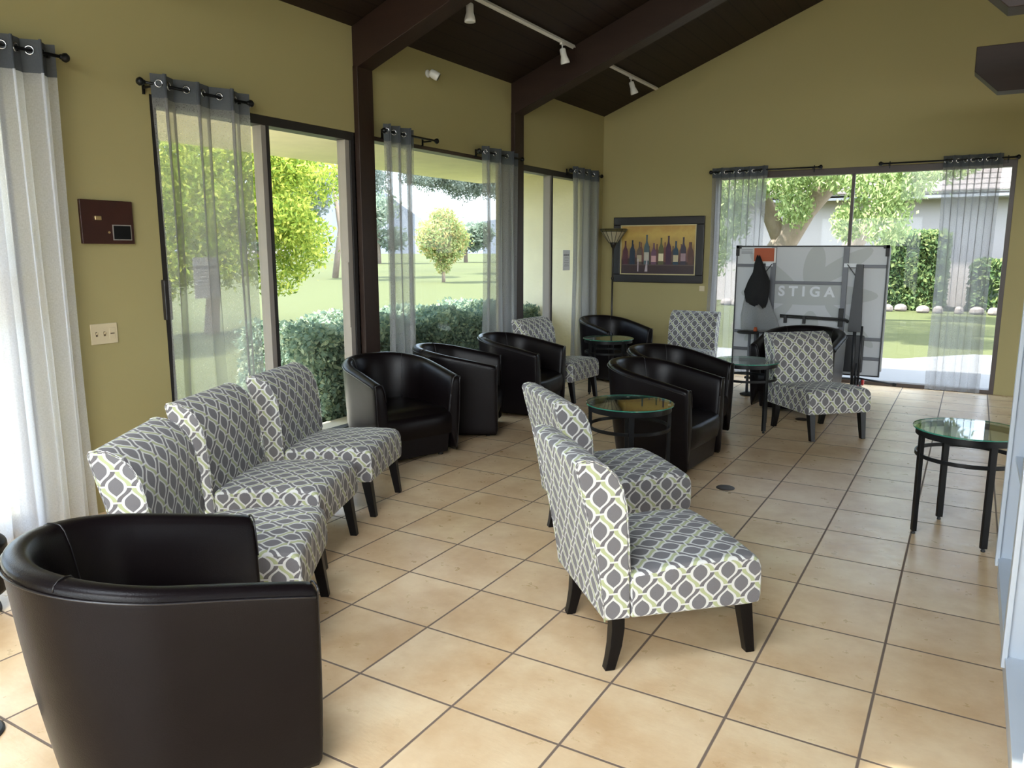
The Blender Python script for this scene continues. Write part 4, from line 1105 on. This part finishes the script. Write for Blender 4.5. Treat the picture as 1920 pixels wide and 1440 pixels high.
def leaf_cloud(name, mat, blobs, count, size, parent=None, droop=0., seed=1, fill=.35, aspect=2.6):
    """blobs: (cx,cy,cz,rx,ry,rz)"""
    r = np.random.default_rng(seed); vol = np.array([b[3] * b[4] + b[3] * b[5] + b[4] * b[5] for b in blobs]); pr_ = vol / vol.sum()
    idx = r.choice(len(blobs), count, p=pr_); B = np.array(blobs)[idx]
    d = r.normal(size=(count, 3)); d /= np.linalg.norm(d, axis=1)[:, None]
    rad = fill + (1 - fill) * r.random(count) ** .6
    rad *= 1 + .18 * r.normal(size=count) * (r.random(count) < .3)
    c = B[:, :3] + d * B[:, 3:6] * rad[:, None]
    a = r.normal(size=(count, 3)); a[:, 2] -= droop; a /= np.linalg.norm(a, axis=1)[:, None]
    b = np.cross(a, r.normal(size=(count, 3))); b /= np.linalg.norm(b, axis=1)[:, None]
    s = size * (.6 + .8 * r.random(count))[:, None]
    a = a * s; b = b * s / aspect
    v = np.stack([c - a, c + b * 1.0, c + a, c - b * 1.0], axis=1).reshape(-1, 3)
    me = bpy.data.meshes.new(name); me.vertices.add(count * 4); me.vertices.foreach_set('co', v.astype(np.float32).ravel())
    me.loops.add(count * 4); me.loops.foreach_set('vertex_index', np.arange(count * 4, dtype=np.int32))
    me.polygons.add(count); me.polygons.foreach_set('loop_start', np.arange(0, count * 4, 4, dtype=np.int32)); me.polygons.foreach_set('loop_total', np.full(count, 4, dtype=np.int32))
    me.update(calc_edges=True); me.materials.append(mat)
    o = bpy.data.objects.new(name, me); col.objects.link(o)
    if parent is not None: o.parent = parent
    return o
def rand_blobs(n, c, R, r0, r1, seed):
    q = random.Random(seed); out = []
    for _ in range(n):
        while True:
            p = [q.uniform(-1, 1) for _ in range(3)]
            if sum(t * t for t in p) < 1: break
        s = q.uniform(r0, r1); out.append((c[0] + p[0] * R[0], c[1] + p[1] * R[1], c[2] + p[2] * R[2], s, s, s * .8))
    return out
def tree(loc, label, leaf, blobs, count, size, trunk, group=None, seed=1, droop=0., name='tree'):
    root = empty(name, loc)
    leaf_cloud('foliage', M[leaf], blobs, count, size, root, droop, seed)
    m_ = MB()
    for pts, rs in trunk: m_.tube(pts, rs, 10)
    m_.build('trunk', M['bark'], root, smooth=True)
    tag(root, label, 'tree', group); return root
# big yellow-green tree outside the first sliding door
tree((-13.5, 10.6, -.1), 'bright yellow green tree outside the first sliding door', 'leaf_yellow',
     rand_blobs(60, (0, -.4, 3.1), (1.6, 3.6, 1.9), .5, .85, 4) + [(.3, 2.2, 1.6, .7, .7, .55), (.4, 1.5, 1.2, .6, .7, .5), (.2, -1.2, 1.5, .8, .9, .6), (0, 3.0, 2.0, .5, .6, .5), (.2, .2, 1.5, .8, .8, .6)], 80000, .055,
     [([(0, 0, 0), (.05, .1, 1.2), (0, .1, 2.4), (.3, .6, 3.4)], [.16, .13, .10, .05]), ([(0, .1, 1.8), (-.4, -.8, 3.2)], [.09, .04])], seed=5, droop=.5)
# vase shaped young tree
tree((-24.5, 34.2, -.1), 'small vase shaped tree on the lawn seen through the picture window', 'leaf_autumn',
     [(0, .0, 1.0, .5, .5, .6), (.1, .4, 1.7, .9, 1.0, .7), (-.1, -.6, 1.9, .9, 1.0, .7), (0, .9, 2.3, .9, 1.1, .8), (0, -1.0, 2.5, .9, 1.0, .8), (0, .1, 2.9, 1.0, 1.2, .8), (0, 0, 3.5, .6, .9, .5)], 9000, .10,
     [([(0, 0, 0), (.0, .0, .8)], [.10, .08]), ([(0, 0, .6), (0, .8, 2.2)], [.05, .02]), ([(0, 0, .6), (0, -.8, 2.3)], [.05, .02])], seed=6)
# large hanging-branch eucalyptus beyond
tree((-38, 60, -.1), 'tall pale gum tree with hanging foliage across the upper picture window', 'leaf_pale',
     rand_blobs(44, (4, -7, 7.7), (3, 9, 1.8), .7, 1.5, 9) + rand_blobs(16, (3, 3.5, 6.2), (1.5, 3.0, 2.0), .6, 1.1, 10) + rand_blobs(16, (3, -9, 7.2), (2, 8, 1.0), .5, .9, 12), 60000, .10,
     [([(0, 4, 0), (1.0, 3.0, 4), (3.0, 0.0, 7.5), (4, -5, 8.6)], [.36, .30, .18, .06])], seed=11, droop=1.0)
tree((-34, 36, -.1), 'pale gum tree behind the yellow green tree', 'leaf_pale',
     rand_blobs(26, (0, 0, 6.4), (3, 4.2, 2.4), .7, 1.4, 19), 24000, .10,
     [([(0, 0, 0), (.3, .3, 3), (0, 0, 6.5)], [.20, .16, .08])], seed=21, droop=1.0)
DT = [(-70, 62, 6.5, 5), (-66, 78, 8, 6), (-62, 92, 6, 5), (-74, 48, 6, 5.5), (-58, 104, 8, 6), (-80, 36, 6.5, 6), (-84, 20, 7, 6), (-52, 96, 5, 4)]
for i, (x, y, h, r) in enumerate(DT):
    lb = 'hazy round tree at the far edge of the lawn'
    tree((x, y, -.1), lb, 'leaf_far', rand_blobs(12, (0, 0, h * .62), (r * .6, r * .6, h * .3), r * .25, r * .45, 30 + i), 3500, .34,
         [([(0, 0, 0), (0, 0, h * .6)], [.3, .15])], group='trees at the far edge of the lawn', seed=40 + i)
# distant hills
m = MB(); rows = [[], []]
for i in range(61):
    a = math.radians(95 + i * 1.6); R_ = 380; hgt = 26 + 14 * math.sin(i * .31) + 7 * math.sin(i * .83 + 1)
    rows[0].append((R_ * math.cos(a), R_ * math.sin(a), -2)); rows[1].append(((R_ + 60) * math.cos(a), (R_ + 60) * math.sin(a), max(8, hgt)))
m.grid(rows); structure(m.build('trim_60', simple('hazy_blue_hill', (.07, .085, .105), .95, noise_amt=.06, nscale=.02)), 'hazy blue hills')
# low far house
fh = empty('distant_house', (-98, 84, -.1))
m = MB(); m.box(-3, 3, -7, 7, 0, 2.6); m.build('wall', M['houseStucco'], fh); m = MB(); m.hexa([(-3.6, -7.6, 2.6), (3.6, -7.6, 2.6), (3.6, 7.6, 2.6), (-3.6, 7.6, 2.6)], [(-.4, -5, 4.2), (.4, -5, 4.2), (.4, 5, 4.2), (-.4, 5, 4.2)]); m.build('roof', M['roof'], fh)
tag(fh, 'low pale house far across the lawn', 'house')

# clipped hedge outside the picture window
def hedge(loc, x0, x1, y0, y1, h, label, n, leaf='leaf_hedge', size=.03, seed=3):
    root = empty('hedge', loc); r = np.random.default_rng(seed)
    core = MB(); core.box(x0 + .12, x1 - .12, y0 + .12, y1 - .12, 0, h - .1); core.build('inner_branches', simple('hedge_core', (.16, .20, .15), .95), root)
    # leaves on the surface shell of a box
    A = np.array([(y1 - y0) * h, (y1 - y0) * h, (x1 - x0) * h, (x1 - x0) * h, (x1 - x0) * (y1 - y0)]); k = r.choice(5, n, p=A / A.sum())
    P = np.stack([r.uniform(x0, x1, n), r.uniform(y0, y1, n), r.uniform(0, h, n)], 1); dep = np.abs(r.normal(0, .06, n)) - .04
    wob = .05 * np.sin(P[:, 1] * 5) + .04 * np.sin(P[:, 2] * 7 + P[:, 0] * 4)
    P[k == 0, 0] = (x0 + dep - wob)[k == 0]; P[k == 1, 0] = (x1 - dep + wob)[k == 1]; P[k == 2, 1] = (y0 + dep - wob)[k == 2]; P[k == 3, 1] = (y1 - dep + wob)[k == 3]; P[k == 4, 2] = (h - dep + wob)[k == 4]
    a = r.normal(size=(n, 3)); a /= np.linalg.norm(a, axis=1)[:, None]; b = np.cross(a, r.normal(size=(n, 3))); b /= np.linalg.norm(b, axis=1)[:, None]
    s = size * (.6 + .8 * r.random(n))[:, None]
    v = np.stack([P - a * s, P + b * s * .55, P + a * s, P - b * s * .55], 1).reshape(-1, 3)
    me = bpy.data.meshes.new('foliage'); me.from_pydata(v.tolist(), [], np.arange(n * 4).reshape(-1, 4).tolist()); me.materials.append(M[leaf])
    o = bpy.data.objects.new('foliage', me); col.objects.link(o); o.parent = root
    tag(root, label, 'hedge'); return root
hedge((0, 0, -.1), -6.5, -5.45, 5.45, 9.95, .90, 'clipped green hedge outside the picture window', 34000)

# back garden
tree((-3.95, 16.6, -.1), 'leaning thick trunked tree with feathery fronds outside the back door', 'leaf_frond',
     [(-.3, -.5, 3.1, .9, .9, .55), (.6, -.8, 3.2, .8, .8, .5), (1.6, -.8, 3.3, .9, .8, .55), (2.5, -1.2, 2.9, .8, .8, .5), (.9, -.9, 2.55, .35, .4, .45), (2.55, -1.4, 2.2, .42, .5, .5), (1.9, -1.2, 2.2, .3, .4, .35), (-.5, -.4, 2.3, .5, .5, .5), (-.9, 0, 1.7, .4, .5, .6), (3.2, -1.2, 3.2, .8, .7, .35), (0, 1, 4.4, 2.4, 2, .8)], 40000, .048,
     [([(-.1, 0, 0), (.25, .0, 1.3), (.9, .1, 2.5), (1.8, .2, 3.6), (2.6, .3, 4.6)], [.34, .28, .24, .19, .12]), ([(.5, 0, 1.9), (-.2, 0, 3.4), (-.5, 0, 4.6)], [.18, .13, .08])], seed=13, droop=1.2)
tree((-3.2, 20.6, -.1), 'grey leaning trunk behind the tennis table top', 'leaf_green',
     [(1.6, 0, 3.9, .9, 1., .6), (2.4, 0, 4.2, 1., 1., .6), (.6, .4, 4.4, 1.0, 1., .6)], 6000, .09,
     [([(0, 0, 0), (.5, 0, 1.6), (1.2, 0, 2.9), (2.0, 0, 4.3)], [.26, .23, .2, .14])], seed=14, droop=1.0)
hedge((0, 0, -.1), -2.25, -.75, 24.9, 26.2, 2.15, 'tall shrub against the neighbouring house wall', 16000, 'leaf_green', .07, 15)
hedge((0, 0, -.1), .0, 3.6, 25.2, 26.2, 1.35, 'lower shrub at the right end of the house wall', 9000, 'leaf_green', .07, 16)
bh = empty('neighbouring_house', (0, 27, -.1))
m = MB(); m.box(-12, 9, 0, 6, 0, 3.35); m.build('wall', M['houseStucco'], bh)
m = MB(); m.box(-12.6, 9.6, -.62, -.54, 3.22, 3.44); m.box(-12.6, 9.6, -.62, 0, 3.30, 3.35); m.build('fascia', simple('grey_fascia', (.36, .34, .34), .7), bh)
m = MB(); m.hexa([(-12.6, -.7, 3.40), (9.6, -.7, 3.40), (9.6, 6.6, 3.40), (-12.6, 6.6, 3.40)], [(-12.6, 2.9, 5.4), (9.6, 2.9, 5.4), (9.6, 3.1, 5.4), (-12.6, 3.1, 5.4)]); m.build('tiled_roof', M['roof'], bh)
tag(bh, 'pale neighbouring house with grey fascia and tiled roof', 'house')
R = random.Random(5)
for i in range(26):
    x = -7.5 + i * .42; m = MB(); r = R.uniform(.10, .2)
    m.lathe([(r * .8, 0), (r, .05), (r * .9, .14), (r * .4, .2)], 8); o = m.build('border_stone', M['stone'], bevel=.02); o.location = (x + R.uniform(-.1, .1), 24.3 + R.uniform(-.2, .2), -.1); o.rotation_euler = (0, 0, R.uniform(0, 3))
    tag(o, 'pale rounded stone of the border below the house shrubs', 'stone', 'border stones below the shrubs')
